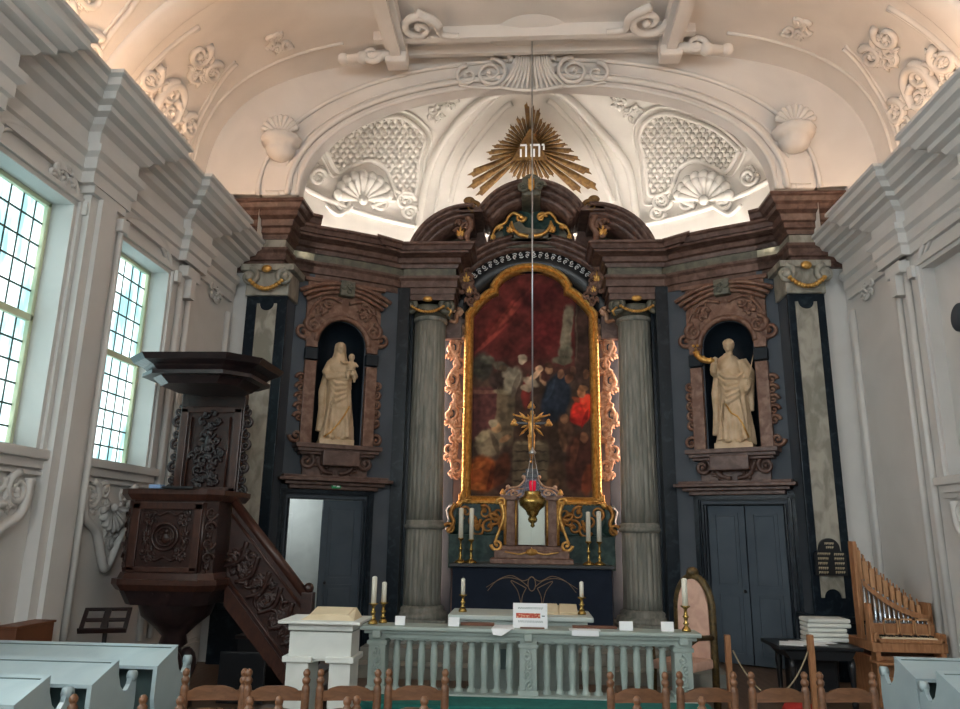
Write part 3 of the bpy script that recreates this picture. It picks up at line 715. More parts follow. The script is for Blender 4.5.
b=MB(); b.prism([(.68*cos(PI*i/20),6.60+.60*sin(PI*i/20)) for i in range(21)],lambda u,v,h:(u,12.32-h,v),0,.3); b.build('pediment_panel',M_greygreen,ret)
b=MB(); b.prism([(-.46,6.7),(.46,6.7),(.5,6.9),(.36,7.2),(.12,7.28),(0,7.2),(-.12,7.28),(-.36,7.2),(-.5,6.9)],lambda u,v,h:(u,12.05-h,v),0,.08)
b.build('green_panel',M_green,ret)
b=MB(); b.prism([(-.34,6.68),(.34,6.68),(.36,6.72),(.28,6.85),(.1,6.86),(-.1,6.9),(-.2,7.02),(-.3,6.98)],lambda u,v,h:(u,11.97-h,v),0,.12); b.bbox(-.3,.3,11.8,12.0,6.68,6.78,.03); b.build('relief_block',M_greygreen,ret)
b=MB(); b.bbox(-.16,.16,11.3,12.2,7.24,7.58,.04); b.lathe([(.05,0),(.1,.05),(.12,.12),(.05,.16)],(0,11.5,7.54),16)
for s_ in (-1,1): spiral(b,lambda u,v,h:(u,11.28-h,7.38+v),s_*.14,0,.08,0,1.3,.035,s_)
b.build('keystone',M_greygreen,ret)
b=MB(); G=lambda u,v,h:(u,11.9-h,6.8+v)
leaf(b,lambda u,v,h:(u,11.26-h,7.46+v),0,-.05,PI/2,.16,.03); b.ball((0,11.24,7.38),(.06,.04,.1))
for s_ in (-1,1):
    curve(b,G,[(s_*.12,.28),(s_*.3,.38),(s_*.4,.3),(s_*.45,.2),(s_*.6,.12),(s_*.68,-.05)],.035,.02); spiral(b,G,s_*.18,.3,.08,0,1.2,.03,s_); leaf(b,G,s_*.5,.15,-.6 if s_>0 else PI+.6,.16,.022); leaf(b,G,s_*.66,-.02,-PI/2,.14,.02)
    G2=lambda u,v,h:(u,11.75-h,6.7+v); curve(b,G2,[(s_*.05,-.02),(s_*.2,.02),(s_*.3,.12),(s_*.34,.26)],.04,.02); leaf(b,G2,s_*.36,.05,PI/2,.18,.03)
b.build('gilt_ornament',M_gold,ret)
# arches over the painting: brown moulding, black inscription band
def topline(o=0.):   # painting outline offset o, from left shoulder to right
    pts=[]
    L=[(-1.0-o,5.38+o*.3)]
    for i in range(9): t=i/8; a=PI*.5*t; L.append((-1.0-o*.9+.42*sin(a)*1.0,5.38+o*.5+.42*(1-cos(a))*.95+.0))
    L.append((-.57-o,5.86+o*.5))
    for i in range(1,16):
        t=i/16; a=PI-PI*t*.5; L.append(((.57+o)*cos(a),5.78+o*.3+(.46+o*.75)*sin(a)+.03))
    R=[(-x,z) for x,z in reversed(L)]
    return L+[(0,6.27+o*1.05)]+R
arc_c=(0,5.02)
b=MB()
for r0,r1,y0 in ((1.57,1.66,12.05),(1.64,1.72,11.95),(1.71,1.78,11.85)): crest(b,arc_c,r0,r1,.38,PI-.38,y0,12.4,ex=1.0)
b.build('painting_arch',M_brown,ret)
b=MB(); crest(b,arc_c,1.18,1.6,.3,PI-.3,12.18,12.42,ex=1.0); band=b.build('inscription_band',M_black2,ret)
b=MB(); rn=random.Random(3)
for i in range(26):
    t=PI-lerp(.62,PI-.62,i/25); r=1.50
    G=lambda u,v,h:((r+v)*cos(t-u/r),12.17-h,5.02+(r+v)*sin(t-u/r))
    d=1 if i%2 else -1
    spiral(b,G,0,.012*d,.036,PI/2*d,1.1,.011,d,10,5,.2); b.tube([G(-.035,-.04*d,0),G(0,-.05*d,0),G(.04,-.03*d,0)],.009,5)
b.build('lettering',M_paper,band)
# gilded rose scrollwork beside the painting
for sx in (-1,1):
    b=MB(); G=lambda u,v,h:(sx*(1.31+u),12.34-h,3.95+v)
    b.prism([(.11*sin(k*1.1)*.3-.10,-1.35+k*.27) for k in range(11)]+[(.12+.03*cos(k*1.7),1.35-k*.27) for k in range(11)],lambda u,v,h:(sx*(1.31+u),12.4-h,3.95+v),0,.05)
    curve(b,G,[(.1,1.35),(-.04,1.2),(.08,.95),(-.05,.65),(.1,.35),(-.02,.05),(.1,-.3),(-.04,-.6),(.04,-.95),(-.04,-1.25)],.05,.03,10)
    for i in range(9):
        v=1.2-i*.29; d=1 if i%2 else -1; spiral(b,G,d*.055,v,.115,PI/2 if d>0 else -PI/2,1.3,.04,d); leaf(b,G,-d*.04,v-.08,PI/2*-1+d*.7,.2,.035); leaf(b,G,d*.07,v-.12,-PI/2+d*1.1,.14,.03)
    spiral(b,G,.07,1.36,.09,0,1.2,.04,1)
    b.build('scrollwork_panel',M_goldrose,ret)
    b=MB(); G=lambda u,v,h:(sx*(1.2+u),12.2-h,5.4+v); curve(b,G,[(-.02,.1),(.08,.03),(.1,-.1),(.22,-.08)],.05,.03); spiral(b,G,.06,.06,.08,0,1.2,.035,1); b.build('gilt_scroll',M_goldrose,ret)
    b=MB(); b.box(*sorted((sx*1.60,sx*1.64)),12.30,12.33,.7,5.1); tag(b.build('column_backlight',M_pict),'warm strip light standing behind the %s column'%('left' if sx<0 else 'right'),'light')
# predella: green panel with gold foliage
b=MB(); b.bbox(-1.24,1.24,12.1,12.4,1.72,2.22,.02); b.bbox(-1.32,1.32,12.0,12.4,1.2,1.72,.02)
for s_ in (-1,1): b.lathe([(.1,1.72),(.16,1.8),(.12,1.95),(.16,2.1),(.1,2.2)],(s_*1.24,12.2,0),20)
b.build('predella',M_green,ret)
b=MB()
for s_ in (-1,1):
    G=lambda u,v,h:(s_*u,12.08-h,1.97+v)
    for k_,(u,v) in enumerate(((.55,.08),(.75,.1),(.68,-.12),(.92,-.02),(.45,-.1),(1.05,.1),(.85,-.16),(.6,-.02))): spiral(b,G,u,v,.1,k_,1.2,.028,1 if k_%2 else -1); leaf(b,G,u,v,k_*1.3,.12,.022)
    G=lambda u,v,h:(s_*(1.24+u),12.02-h,2.0+v)
    curve(b,G,[(-.02,.2),(.05,.05),(.0,-.1),(.1,-.25)],.04,.03); spiral(b,G,.07,-.2,.09,0,1.2,.03,1)
b.build('gilt_ornament',mat('aged_gold',srgb(196,140,72),.42,.6,c2=srgb(150,100,50),scale=16),ret)
# ------------------------------------------------------------ painting
pt=thing('altar_painting','tall arched oil painting with red drapery and crowd of robed figures in a gilt frame','painting',(0,12.3,2.2))
tl=topline(0.)
def topz(x):
    x=abs(x)
    if x>=.575: return 5.40+.40*(1-min(1,(x-.575)/.42)**1.6)*1.0
    return 5.79+.42*math.sqrt(max(0,1-(x/.60)**2))
NXp,NZp=170,300; vs=[];cols=[]
def img(px,py):
    nz=noise.fractal(Vector((px*.06,py*.06,0)),.9,2.,4); n2=noise.noise(Vector((px*.22,py*.22,5)))
    base=[84,36,33] if py<370 else [70,53,44]
    if 360<py<=385: base=[lerp(84,70,(py-360)/25),lerp(36,53,(py-360)/25),lerp(33,44,(py-360)/25)]
    c=[q*1.08*(1+.4*nz+.12*n2) for q in base]
    for (x,y,rx,ry,an,col,so,pn) in BL:
        a=math.radians(an); dx=px-x+1.6*nz; dy=py-y+1.2*n2; u=(dx*cos(a)+dy*sin(a))/rx; v=(-dx*sin(a)+dy*cos(a))/ry
        d=(abs(u)**pn+abs(v)**pn)**(1/pn); k=max(0,min(1,(1.12-d)/(so*.8))); k=k*k*(3-2*k)
        c=[lerp(c[i],col[i]*1.22*(1+.4*nz+.25*n2),k*.92) for i in range(3)]
    return c
BL=[(500,328,44,10,-48,(92,36,32),.9,2),(515,312,34,3.5,-50,(126,58,48),.7,2),(490,345,26,3,-42,(118,52,44),.7,2),(502,322,30,2.5,-55,(110,48,40),.7,2),(540,300,30,14,-20,(60,22,23),.9,2),(545,335,20,24,0,(78,28,28),.9,2),
(483,372,12,16,0,(52,50,44),.6,2),(488,366,8,5,0,(70,68,58),.5,2),(501,372,9,5,20,(82,78,66),.5,2),(478,378,8,3,0,(64,60,50),.5,2),
(568,332,5.5,24,6,(104,98,82),.4,4),(566,358,8,8,0,(98,94,78),.5,2),(563,366,11,5,0,(80,76,62),.5,2),(583,345,8,46,0,(52,38,33),.4,4),(577,338,1,30,0,(72,58,48),.5,4),
(484,420,15,26,0,(78,46,44),.25,6),(484,398,15,2,0,(104,70,60),.4,4),(506,422,9,28,2,(94,80,62),.3,6),(504,398,10,2.5,4,(110,98,78),.4,4),
(513,386,9,15,24,(132,122,104),.45,2),(507,378,7,5,-35,(120,110,94),.5,2),(516,392,3,14,18,(96,84,72),.5,2),(523,366,4.4,4.6,0,(150,134,112),.4,2),(523,363,4.6,3,0,(126,112,94),.4,2),(497,386,7,9,20,(50,38,34),.6,2),(527,398,5,18,5,(96,36,32),.5,2),(503,374,4,4,0,(96,78,62),.5,2),
(531,388,9,4.5,28,(158,140,118),.5,2),(536,381,8,3.2,-42,(186,152,122),.45,2),(540,375,3.6,3.8,0,(184,146,116),.4,2),(527,394,6,4,10,(140,124,104),.5,2),(543,386,3,7,-20,(150,114,88),.5,2),
(556,404,14,26,14,(28,34,44),.35,2),(550,396,4,14,24,(44,52,64),.6,2),(546,382,5,6,0,(64,36,32),.5,2),(549,375,4.2,5,0,(150,112,84),.4,2),(549,371,5,3,0,(66,44,34),.4,2),(561,380,3.8,4.8,0,(112,78,58),.4,2),(569,384,4,5,0,(94,62,46),.4,2),(573,376,3.4,4.4,0,(84,58,46),.4,2),(586,380,3.6,5,0,(98,66,48),.4,2),(579,384,5,5,0,(60,44,38),.5,2),
(581,416,10,15,18,(186,44,32),.35,2),(587,409,6,10,0,(222,66,44),.5,2),(576,424,8,6,-10,(150,36,30),.5,2),(584,424,2,10,20,(120,26,24),.5,2),(581,398,4.6,6,-10,(168,110,76),.4,2),(583,394,5,3.4,0,(120,84,58),.4,2),(576,405,5,2.6,30,(120,60,40),.5,2),
(490,448,15,14,-30,(110,96,76),.4,2),(484,442,9,5,-30,(136,120,94),.5,2),(497,449,3,12,-20,(70,58,46),.5,2),(498,433,4.8,5.6,0,(146,112,80),.4,2),(495,429,5,4,0,(124,110,88),.4,2),(506,444,7,3,-30,(134,98,70),.45,2),(484,478,18,18,0,(124,62,30),.4,2),(478,470,10,4,-20,(160,88,42),.5,2),(492,482,3,14,10,(80,36,20),.5,2),(480,490,9,4,0,(150,84,40),.5,2),(503,474,8,18,15,(72,38,26),.45,2),(510,492,12,6,0,(48,32,28),.5,2),
(531,474,17,28,0,(86,74,58),.22,8),(531,448,14,1.6,0,(112,98,78),.4,4),(531,456,16,.9,0,(54,44,36),.4,4),(531,465,17,.9,0,(54,44,36),.4,4),(531,474,18,.9,0,(52,42,34),.4,4),(531,484,18,.9,0,(50,40,32),.4,4),
(556,442,9,16,-8,(58,44,36),.5,2),(566,438,8,20,-14,(78,54,42),.45,2),(564,424,4.2,5,0,(116,82,60),.4,2),(562,446,4,12,-16,(100,70,52),.5,2),(578,466,14,30,6,(58,32,26),.4,2),(573,456,4,16,12,(88,52,38),.5,2),(583,442,4.4,5.4,0,(104,70,50),.4,2),(556,478,9,16,0,(66,48,36),.5,2),(552,486,7,5,0,(100,72,52),.5,2),(586,482,6,16,8,(92,46,30),.5,2)]
for j in range(NZp+1):
    for i in range(NXp+1):
        x=lerp(-1.0,1.0,i/NXp); z=lerp(2.33,topz(x),j/NZp); vs.append((x,12.27,z))
        cols.append(img(531.5+x*58.5,499-(z-2.33)/(6.26-2.33)*227))
fs=[(j*(NXp+1)+i,j*(NXp+1)+i+1,(j+1)*(NXp+1)+i+1,(j+1)*(NXp+1)+i) for j in range(NZp) for i in range(NXp)]
mp_=bpy.data.materials.new('painted_canvas'); mp_.use_nodes=True; nt=mp_.node_tree; at=nt.nodes.new('ShaderNodeVertexColor'); at.layer_name='paint'
nt.links.new(at.outputs[0],nt.nodes['Principled BSDF'].inputs['Base Color']); nt.nodes['Principled BSDF'].inputs['Roughness'].default_value=.75; nt.nodes['Principled BSDF'].inputs['Specular IOR Level'].default_value=.2
b=MB(); b.add(vs,fs,False); cv=b.build('canvas',mp_,pt)
ca=cv.data.color_attributes.new('paint','FLOAT_COLOR','POINT')
for i,c in enumerate(cols): ca.data[i].color=srgb(*[max(0,min(255,q)) for q in c])
b=MB(); n=len(tl)
prof=[(-.01,12.28),(.0,12.16),(.03,12.13),(.07,12.15),(.08,12.10),(.11,12.08),(.14,12.13),(.14,12.3)]
outl=[]
inner=[(-1.0,2.33)]+[( x,topz(x)) for x in [-1.0+.425*i/10 for i in range(11)]]+[(x,topz(x)) for x in [-.574+1.148*i/24 for i in range(25)]]
inner+= [(-x,z) for x,z in reversed(inner[:12])]
P=[Vector(p) for p in inner]; m=len(P); offs=[]
for i in range(m):
    a=P[i-1];c=P[(i+1)%m]; d1=(P[i]-a); d2=(c-P[i])
    n1=Vector((-d1.y,d1.x)).normalized() if d1.length>1e-5 else None; n2=Vector((-d2.y,d2.x)).normalized() if d2.length>1e-5 else None
    q=(n1 or n2)+(n2 or n1); q=q/max(.5,(q.dot(n2 or n1))) ; offs.append(q)
vs=[(P[i].x+offs[i].x*o,y,P[i].y+offs[i].y*o) for i in range(m) for o,y in prof]; k=len(prof)
b.add(vs,[(i*k+j,i*k+j+1,((i+1)%m)*k+j+1,((i+1)%m)*k+j) for i in range(m) for j in range(k-1)],False)
for i in range(46):   # carved beads
    for s_ in (-1,1): b.ball((s_*1.11,12.09,2.4+i*.066),(.022,.018,.024),6,4)
for i in range(34): b.ball((-1.08+i*.0655,12.09,2.22),(.024,.018,.022),6,4)
for s_ in (-1,1):
    G=lambda u,v,h:(s_*1.12+s_*u,12.08-h,2.26+v); leaf(b,G,0,0,PI/2,.16,.03); leaf(b,G,0,0,PI,.16,.03); leaf(b,G,.02,-.02,-PI/3,.13,.03)
b.build('gilt_frame',M_gold,pt)
# ------------------------------------------------------------ doors
def door_leaf(name,M,s0,s1,z0,z1,h,par=None,lab=None,hs=None):
    b=MB(); b.bbox(s0,s1,h-.05,h,z0,z1,.006,M)
    for (a,c) in ((z0+.12,z0+.95),(z0+1.03,z1-.1)):
        for q0,q1,w0,w1 in ((s0+.09,s1-.09,a,a+.025),(s0+.09,s1-.09,c-.025,c),(s0+.09,s0+.115,a,c),(s1-.115,s1-.09,a,c)): b.box(q0,q1,h,h+.015,w0,w1,M)
        b.bbox(s0+.14,s1-.14,h,h+.012,a+.05,c-.05,.004,M)
    o=b.build(name,M_door,par)
    if hs: b2=MB(); b2.ball((0,0,0),.025,8,6); [b2.v.__setitem__(i,tuple(M@(Vector(v)+Vector((hs,h+.05,z0+.98))))) for i,v in enumerate(b2.v)]; b2.tube([M@Vector((hs,h,z0+.98)),M@Vector((hs,h+.05,z0+.98))],.01); b2.build('door_handle',M_black2,o)
    return o
Mr=BM(1)
d=struct(door_leaf('door_1',Mr,.22,.745,.02,2.19,-.03,None,None,.70)); struct(door_leaf('door_2',Mr,.76,1.29,.02,2.19,-.03,None,None,None))
b=MB(); b.box(.05,1.5,-.3,-.26,0,2.4,Mr); struct(b.build('door_light_stop',M_black2))  # dark backing added so no outside light shows through the door gaps
# left opening: one leaf closed, the white lobby beyond
Ml=BM(-1)
struct(door_leaf('door_3',Ml,.2,.80,.02,2.19,-.03,None,None,.72))
b=MB(); Fl=BP(-1)
b.box(-.2,3.0,-1.9,-1.85,0,3,Ml); b.box(1.34,1.4,-1.9,-.26,0,3,Ml); b.box(-.2,3.0,-1.9,-.26,2.6,2.65,Ml)
struct(b.build('wall_lobby',M_white),'white lobby wall seen through the open left doorway')
b=MB(); b.bbox(.86,1.26,-1.84,-1.8,0,2.02,.01,Ml)
for a,c in ((.12,.9),(1.0,1.9)): b.box(.93,1.19,-1.8,-1.785,a,c,Ml)
b.tube([Ml@Vector((1.22,-1.78,1.0)),Ml@Vector((1.1,-1.78,1.0))],.012); struct(b.build('door_4',M_white),'white panelled door in the lobby')
L=bpy.data.lights.new('lobby_lamp','POINT'); L.energy=8; L.color=(.85,.94,1); L.shadow_soft_size=.15; o=bpy.data.objects.new('lobby_lamp',L); COL.objects.link(o); o.location=Fl(.9,2.3,-1.0)
tag(o,'ceiling lamp of the white lobby behind the left doorway','lamp')
b=MB(); b.bbox(.6,.74,.14,.16,2.36,2.43,.004,Ml); ex=b.build('exit_sign',M_signgreen); tag(ex,'small green emergency exit sign above the left doorway','sign')
b=MB(); b.box(.62,.665,.16,.162,2.375,2.415,Ml); b.box(.68,.72,.16,.162,2.388,2.402,Ml); b.ball(Ml@Vector((.70,.16,2.41)),.006,6,4); b.build('pictogram',M_paper,ex)
# ------------------------------------------------------------ statues
def statue(M,child=False):
    b=MB(); H=1.58
    lev=[(0,.27,.2),(.05,.265,.2),(.2,.24,.185),(.4,.215,.17),(.6,.2,.165),(.8,.195,.165),(.93,.2,.165),(1.05,.17,.14),(1.14,.155,.13),(1.22,.18,.14),(1.29,.175,.125),(1.35,.12,.09),(1.38,.065,.06),(1.41,.05,.05)]
    n=64; vs=[]
    for z,rx,ry in lev:
        k=max(0,min(1,(1.0-z)/.9)); cx=.03*sin(z*3.2); cy=-.02*sin(z*2.5)
        for j in range(n):
            t=2*PI*j/n; fold=.020*k*sin(9*t+z*1.5)+.014*k*sin(14*t-2.2*z)+.012*sin(4*t+5*z)*min(1,k+.3)
            vs.append((cx+(rx+fold)*cos(t),cy+(ry+fold)*sin(t),z))
    m=len(lev); b.add(vs,[(i*n+j,i*n+(j+1)%n,(i+1)*n+(j+1)%n,(i+1)*n+j) for i in range(m-1) for j in range(n)]+[tuple(range(n-1,-1,-1)),tuple((m-1)*n+j for j in range(n))],True)
    # neck, head with face, hair or veil
    b.tube([(0,0,1.34),(0.0,-.01,1.46)],[.055,.046],12)
    b.ball((0,-.02,1.52),(.076,.092,.108),18,14); b.ball((0,-.04,1.47),(.05,.06,.05),12,8)
    b.tube([(0,-.105,1.54),(0,-.122,1.505),(0,-.11,1.495)],[.010,.016,.012],6)
    for s_ in (-1,1): b.ball((s_*.028,-.098,1.53),(.013,.01,.009),8,6); b.ball((s_*.072,-.01,1.51),(.012,.02,.028),8,6)
    b.ball((0,-.103,1.475),(.022,.01,.007),8,6); b.ball((0,-.09,1.44),(.022,.02,.018),8,6)
    if child:
        b.lathe([(.15,1.30),(.12,1.38),(.1,1.46),(.098,1.53),(.085,1.6),(.04,1.635),(.005,1.64)],(0,.025,0),24)
    else:
        b.ball((0,.015,1.55),(.086,.092,.092),18,14); b.ball((0,.1,1.5),(.05,.045,.05),10,8)
        for i in range(8): a=PI*i/7; b.ball((.072*cos(a),-.05,1.555+.055*sin(a)),.018,7,5)
    # drapery swags across the body
    for q in range(5):
        b.tube([(-.19+.02*q,-.06-.02*q,1.12-.09*q),(-.06,-.175-.005*q,1.0-.10*q),(.1,-.17,.98-.07*q),(.2,-.05,1.08-.05*q)],[.02,.03,.03,.02],8)
    for q in range(6):
        x=-.17+.065*q; b.tube([(x*.7,-.15,.75),(x*.95,-.175,.4),(x*1.15,-.18,.06)],[.014,.022,.03],8)
    b.tube([(-.2,.02,1.1),(-.25,.04,.8),(-.24,.02,.5),(-.27,.0,.15)],[.05,.06,.055,.05],10)
    b.ball((-.07,-.2,.03),(.045,.08,.035),10,6); b.ball((.1,-.19,.03),(.045,.08,.035),10,6)
    def arm(pts,hand):
        b.tube(pts,[.07,.062,.055,.05,.035][:len(pts)],12)
        h=Vector(pts[-1]); d=(h-Vector(pts[-2])).normalized(); b.ball(h+d*.03,(.036,.03,.036),10,8)
        sd=d.cross(Vector((0,0,1))).normalized() if abs(d.z)<.9 else Vector((1,0,0))
        for i in range(4):
            o=sd*(-.024+.016*i); l=(.05,.06,.058,.045)[i]
            b.tube([h+d*.05+o,h+d*(.05+l*.6)+o,h+d*(.05+l*.9)+o+Vector((0,0,-.02))],[.010,.009,.007],6)
        b.tube([h+d*.02-sd*.03,h+d*.05-sd*.05,h+d*.075-sd*.045],[.011,.010,.008],6)
    if child:
        arm([(-.14,0,1.27),(-.22,-.03,1.1),(-.2,-.12,1.02),(-.02,-.2,1.04),(.1,-.2,1.06)],0)
        arm([(.14,0,1.27),(.22,-.04,1.12),(.24,-.12,1.05),(.16,-.2,1.1)],0)
        # infant held on the arm
        b.ball((.17,-.12,1.2),(.075,.07,.11),14,10); b.ball((.17,-.13,1.365),(.052,.058,.062),14,10); b.tube([(.17,-.12,1.28),(.17,-.13,1.34)],[.04,.035],8)
        b.tube([(.15,-.18,1.12),(.1,-.24,1.08),(.12,-.25,.97)],[.04,.035,.022],8); b.tube([(.21,-.16,1.12),(.22,-.22,1.05),(.22,-.21,.94)],[.04,.035,.022],8)
        b.tube([(.12,-.15,1.27),(.04,-.19,1.24),(-.02,-.17,1.28)],[.028,.022,.018],8); b.tube([(.22,-.14,1.27),(.27,-.19,1.2)],[.028,.02],8)
        b.tube([(.17,-.185,1.37),(.17,-.195,1.36)],[.012,.008],6)
    else:
        arm([(-.14,0,1.27),(-.24,-.05,1.14),(-.23,-.14,1.13),(-.2,-.2,1.24)],0)
        arm([(.14,0,1.27),(.24,-.02,1.08),(.27,-.1,.93),(.25,-.15,.86)],0)
        b.ball((.2,-.1,.86),(.1,.08,.12),12,8); b.ball((-.21,-.02,1.12),(.09,.09,.08),12,8)
        b.tube([(.19,.05,1.3),(.28,.05,1.1),(.26,.06,.8),(.27,.03,.5)],[.05,.07,.06,.03],10)
    vs=[tuple(M@Vector(v)) for v in b.v]; b.v=vs; return b
for sx in (-1,1):
    B=BM(sx); u=Vector((sx*.867 if sx>0 else .867,-.498 if sx>0 else .498,0)) 
    base=BP(sx)(NC,3.0,-.05)
    rot=Matrix.Rotation(math.atan2(u.y,u.x)*.75,4,'Z'); M=Matrix.Translation(base+Vector((0,0,.075)))@rot@Matrix.Scale(.97 if sx<0 else 1.0,4)
    if sx<0: t=thing('statue','pale stone statue of a veiled mother holding an infant in the left niche','statue',base,'statues in the two niches')
    else: t=thing('statue','pale stone statue of a robed woman raising a gilt palm branch in the right niche','statue',base,'statues in the two niches')
    st=statue(M,child=(sx<0)).build('figure',M_statue,t)
    md=st.modifiers.new('remesh','REMESH'); md.mode='VOXEL'; md.voxel_size=.0115; md.use_smooth_shade=True
    ms=st.modifiers.new('smooth','SMOOTH'); ms.factor=.5; ms.iterations=1
    b=MB(); b.bbox(-.27,.27,-.24,.2,-.075,.015,.012,M); b.build('plinth',M_statue,t)
    b=MB()
    if sx>0:
        P=[(-.19,-.22,1.27),(-.27,-.22,1.26),(-.38,-.2,1.3),(-.46,-.18,1.39),(-.47,-.16,1.5)]
        b.tube([M@Vector(p) for p in P],[.03,.045,.05,.045,.015],8)
        for i in range(1,5):
            for q in (-1,1):
                p=Vector(P[i]); b.ball(M@(p+Vector((q*.03,-.02,.03))),.025,6,4)
        b.build('palm_branch',M_gold,t)
        b=MB(); b.tube([M@Vector((.25,-.18,.86)),M@Vector((.36,-.16,1.32))],[.012,.007],6); b.tube([M@Vector((.22,-.19,.98)),M@Vector((.33,-.17,.95))],.012,6); b.build('sword',M_statue,t)
        b=MB(); b.tube([M@Vector(p) for p in [(-.08,-.2,.6),(0,-.215,.45),(.08,-.205,.4),(.14,-.2,.3),(.22,-.2,.08)]],.013,5); b.build('gilt_hem',M_gold,t)
    else:
        b.tube([M@Vector(p) for p in [(.17,-.2,.55),(.1,-.215,.4),(0,-.22,.25),(-.1,-.22,.12),(-.2,-.2,.05)]],.013,5); b.build('gilt_hem',M_gold,t)
# ------------------------------------------------------------ sunburst
P0=Dpx(461,190,.25); P1=Dpx(599,187,.25); PT=Dpx(530,99,.25); PC=Dpx(530,144,.25)
base=(P0+P1)/2; ux=Vector((1,0,0)); up=(PT-base).normalized(); nn=ux.cross(up).normalized()
if nn.y>0: nn=-nn
Hs=(PT-base).length; Ws=(P1-P0).length/2; C0=base+up*(Hs*.5)
SF=lambda u,v,h=0.:C0+ux*u+up*v+nn*h
sb=thing('sunburst','gilt triangular sunburst with white Hebrew letters mounted high in the apse','sunburst',tuple(C0))
b=MB()
def tri_r(a):  # radius of the triangular outline in direction a
    c,s_=cos(a),sin(a); V3=[(0,Hs*.5),(-Ws,-Hs*.5),(Ws,-Hs*.5)]; best=9
    for i in range(3):
        x1,y1=V3[i];x2,y2=V3[(i+1)%3]; dx,dy=x2-x1,y2-y1; den=c*dy-s_*dx
        if abs(den)<1e-9: continue
        r=(x1*dy-y1*dx)/den
        if r>0: best=min(best,r)
    return best
rn=random.Random(5); nr=40
for i in range(nr):
    a0=2*PI*i/nr+.008; a1=2*PI*(i+1)/nr-.008; am=(a0+a1)/2
    R=min(tri_r(am)*1.12,max(Ws,Hs)*1.05)
    if 3.88<am<5.54: R=Hs*(.38+.10*abs(am-1.5*PI))
    R*=rn.uniform(.86,1.08) if i%2 else rn.uniform(.97,1.1)
    R=min(R,Hs*1.02)
    w0=.035; 
    def q(a,r,h): return SF(r*cos(a),r*sin(a),h)
    m=.6; e=.25
    pts=[(a0,.1),(lerp(am,a0,.98),R*m),(lerp(am,a0,.9),R*.88),(lerp(am,a0,.35),R*.90),(lerp(am,a0,.15),R),(lerp(am,a1,.25),R*.94),(lerp(am,a1,.8),R*.93),(lerp(am,a1,.98),R*m),(a1,.1)]
    k=len(pts); b.add([q(a,r,.0) for a,r in pts]+[q(a,r,.05) for a,r in pts]+[q(am,R*.5,.09)],[tuple(range(k))]+[(k+j,k+(j+1)%k,2*k) for j in range(k)]+[(j,(j+1)%k,k+(j+1)%k,k+j) for j in range(k)])
b.build('rays',M_bronze,sb)
b=MB(); b.prism([(-.34,-.2),(.34,-.2),(0,.38)],lambda u,v,h:SF(u,v,h),.06,.13); tr=b.build('triangle',M_bronze,sb)
b=MB(); lw=.017
def stroke(x0,y0,x1,y1):
    d=Vector((x1-x0,y1-y0)); n_=Vector((-d.y,d.x)).normalized()*lw
    b.add([SF(x0+n_.x,y0+n_.y,.135),SF(x0-n_.x,y0-n_.y,.135),SF(x1-n_.x,y1-n_.y,.135),SF(x1+n_.x,y1+n_.y,.135),SF(x0+n_.x,y0+n_.y,.16),SF(x0-n_.x,y0-n_.y,.16),SF(x1-n_.x,y1-n_.y,.16),SF(x1+n_.x,y1+n_.y,.16)],[(4,5,6,7),(0,3,2,1),(0,1,5,4),(1,2,6,5),(2,3,7,6),(3,0,4,7)])
yb,yt=-.13,.08
def he(x): stroke(x-.06,yt,x+.06,yt); stroke(x+.05,yt,x+.05,yb); stroke(x-.045,yt-.07,x-.045,yb)
stroke(.21,yt,.26,yt); stroke(.255,yt,.25,yt-.09)            # yod
he(.12); stroke(.0,yt,.035,yt); stroke(.03,yt,.03,yb)       # he, vav
he(-.12)
b.build('letters',M_paper,tr)
# ------------------------------------------------------------ altar, candles, tabernacle
al=thing('altar','high altar block covered by a navy cloth with gold thread embroidery','altar',(0,11.4,.4))
b=MB(); b.bbox(-1.16,1.16,11.16,12.0,.38,1.26,.01); b.build('antependium',M_navy,al)
b=MB(); b.bbox(-1.2,1.2,11.1,12.02,1.26,1.31,.008); b.build('altar_top',M_black2,al)
b=MB(); G=lambda u,v,h:(u,11.155-h,.98+v)
for s_ in (-1,1):
    for pts in ([(0,.16),(.12,.1),(.3,.17),(.5,.1),(.64,-.05)],[(.05,.02),(.2,.12),(.42,.13),(.66,.0)],[(.08,.0),(.14,-.14),(.14,-.38)],[(.08,0),(.3,.1),(.2,-.05),(.14,-.3)]):
        curve(b,G,[(s_*x,y) for x,y in pts],.006,.004,8,.3,5)
b.tube([G(.055*cos(t),.06+.1*sin(t),0) for t in [2*PI*i/20 for i in range(21)]],.006,5)
b.build('embroidery',M_thread,al)
st=struct(MB().box(-2.35,2.35,9.55,12.4,0,.15).box(-2.2,2.2,9.9,12.4,.15,.3).box(-2.1,2.1,10.3,12.4,.3,.42).build('floor_altar_steps',M_stone),'pale altar steps')
def candlestick(name,x,y,z,hs,hc,rc,lab,group,base=.07,m=None,tilt=0):
    t=thing(name,lab,'candlestick',(x,y,z),group)
    s_=hs/.3; b=MB()
    b.lathe([(base,0),(base,.012),(base*.8,.03),(base*.4,.05),(.016,.07*s_),(.03,.09*s_),(.016,.11*s_),(.02,.15*s_),(.032,.17*s_),(.018,.19*s_),(.014,.25*s_),(.024,.27*s_),(.045,.285*s_),(.048,.3*s_),(.02,.3*s_)],(x,y,z),20)
    b.build('stick',m or M_brass,t)
    b=MB(); b.lathe([(rc,hs),(rc,hs+hc-.01),(rc*.6,hs+hc),(.003,hs+hc+.002)],(x,y,z),16); c=b.build('candle',M_wax,t)
    b=MB(); b.tube([(x,y,z+hs+hc-.002),(x+.003,y,z+hs+hc+.018)],.002,5); b.build('wick',M_black2,c)
    return t
g='tall brass candlesticks on the high altar'
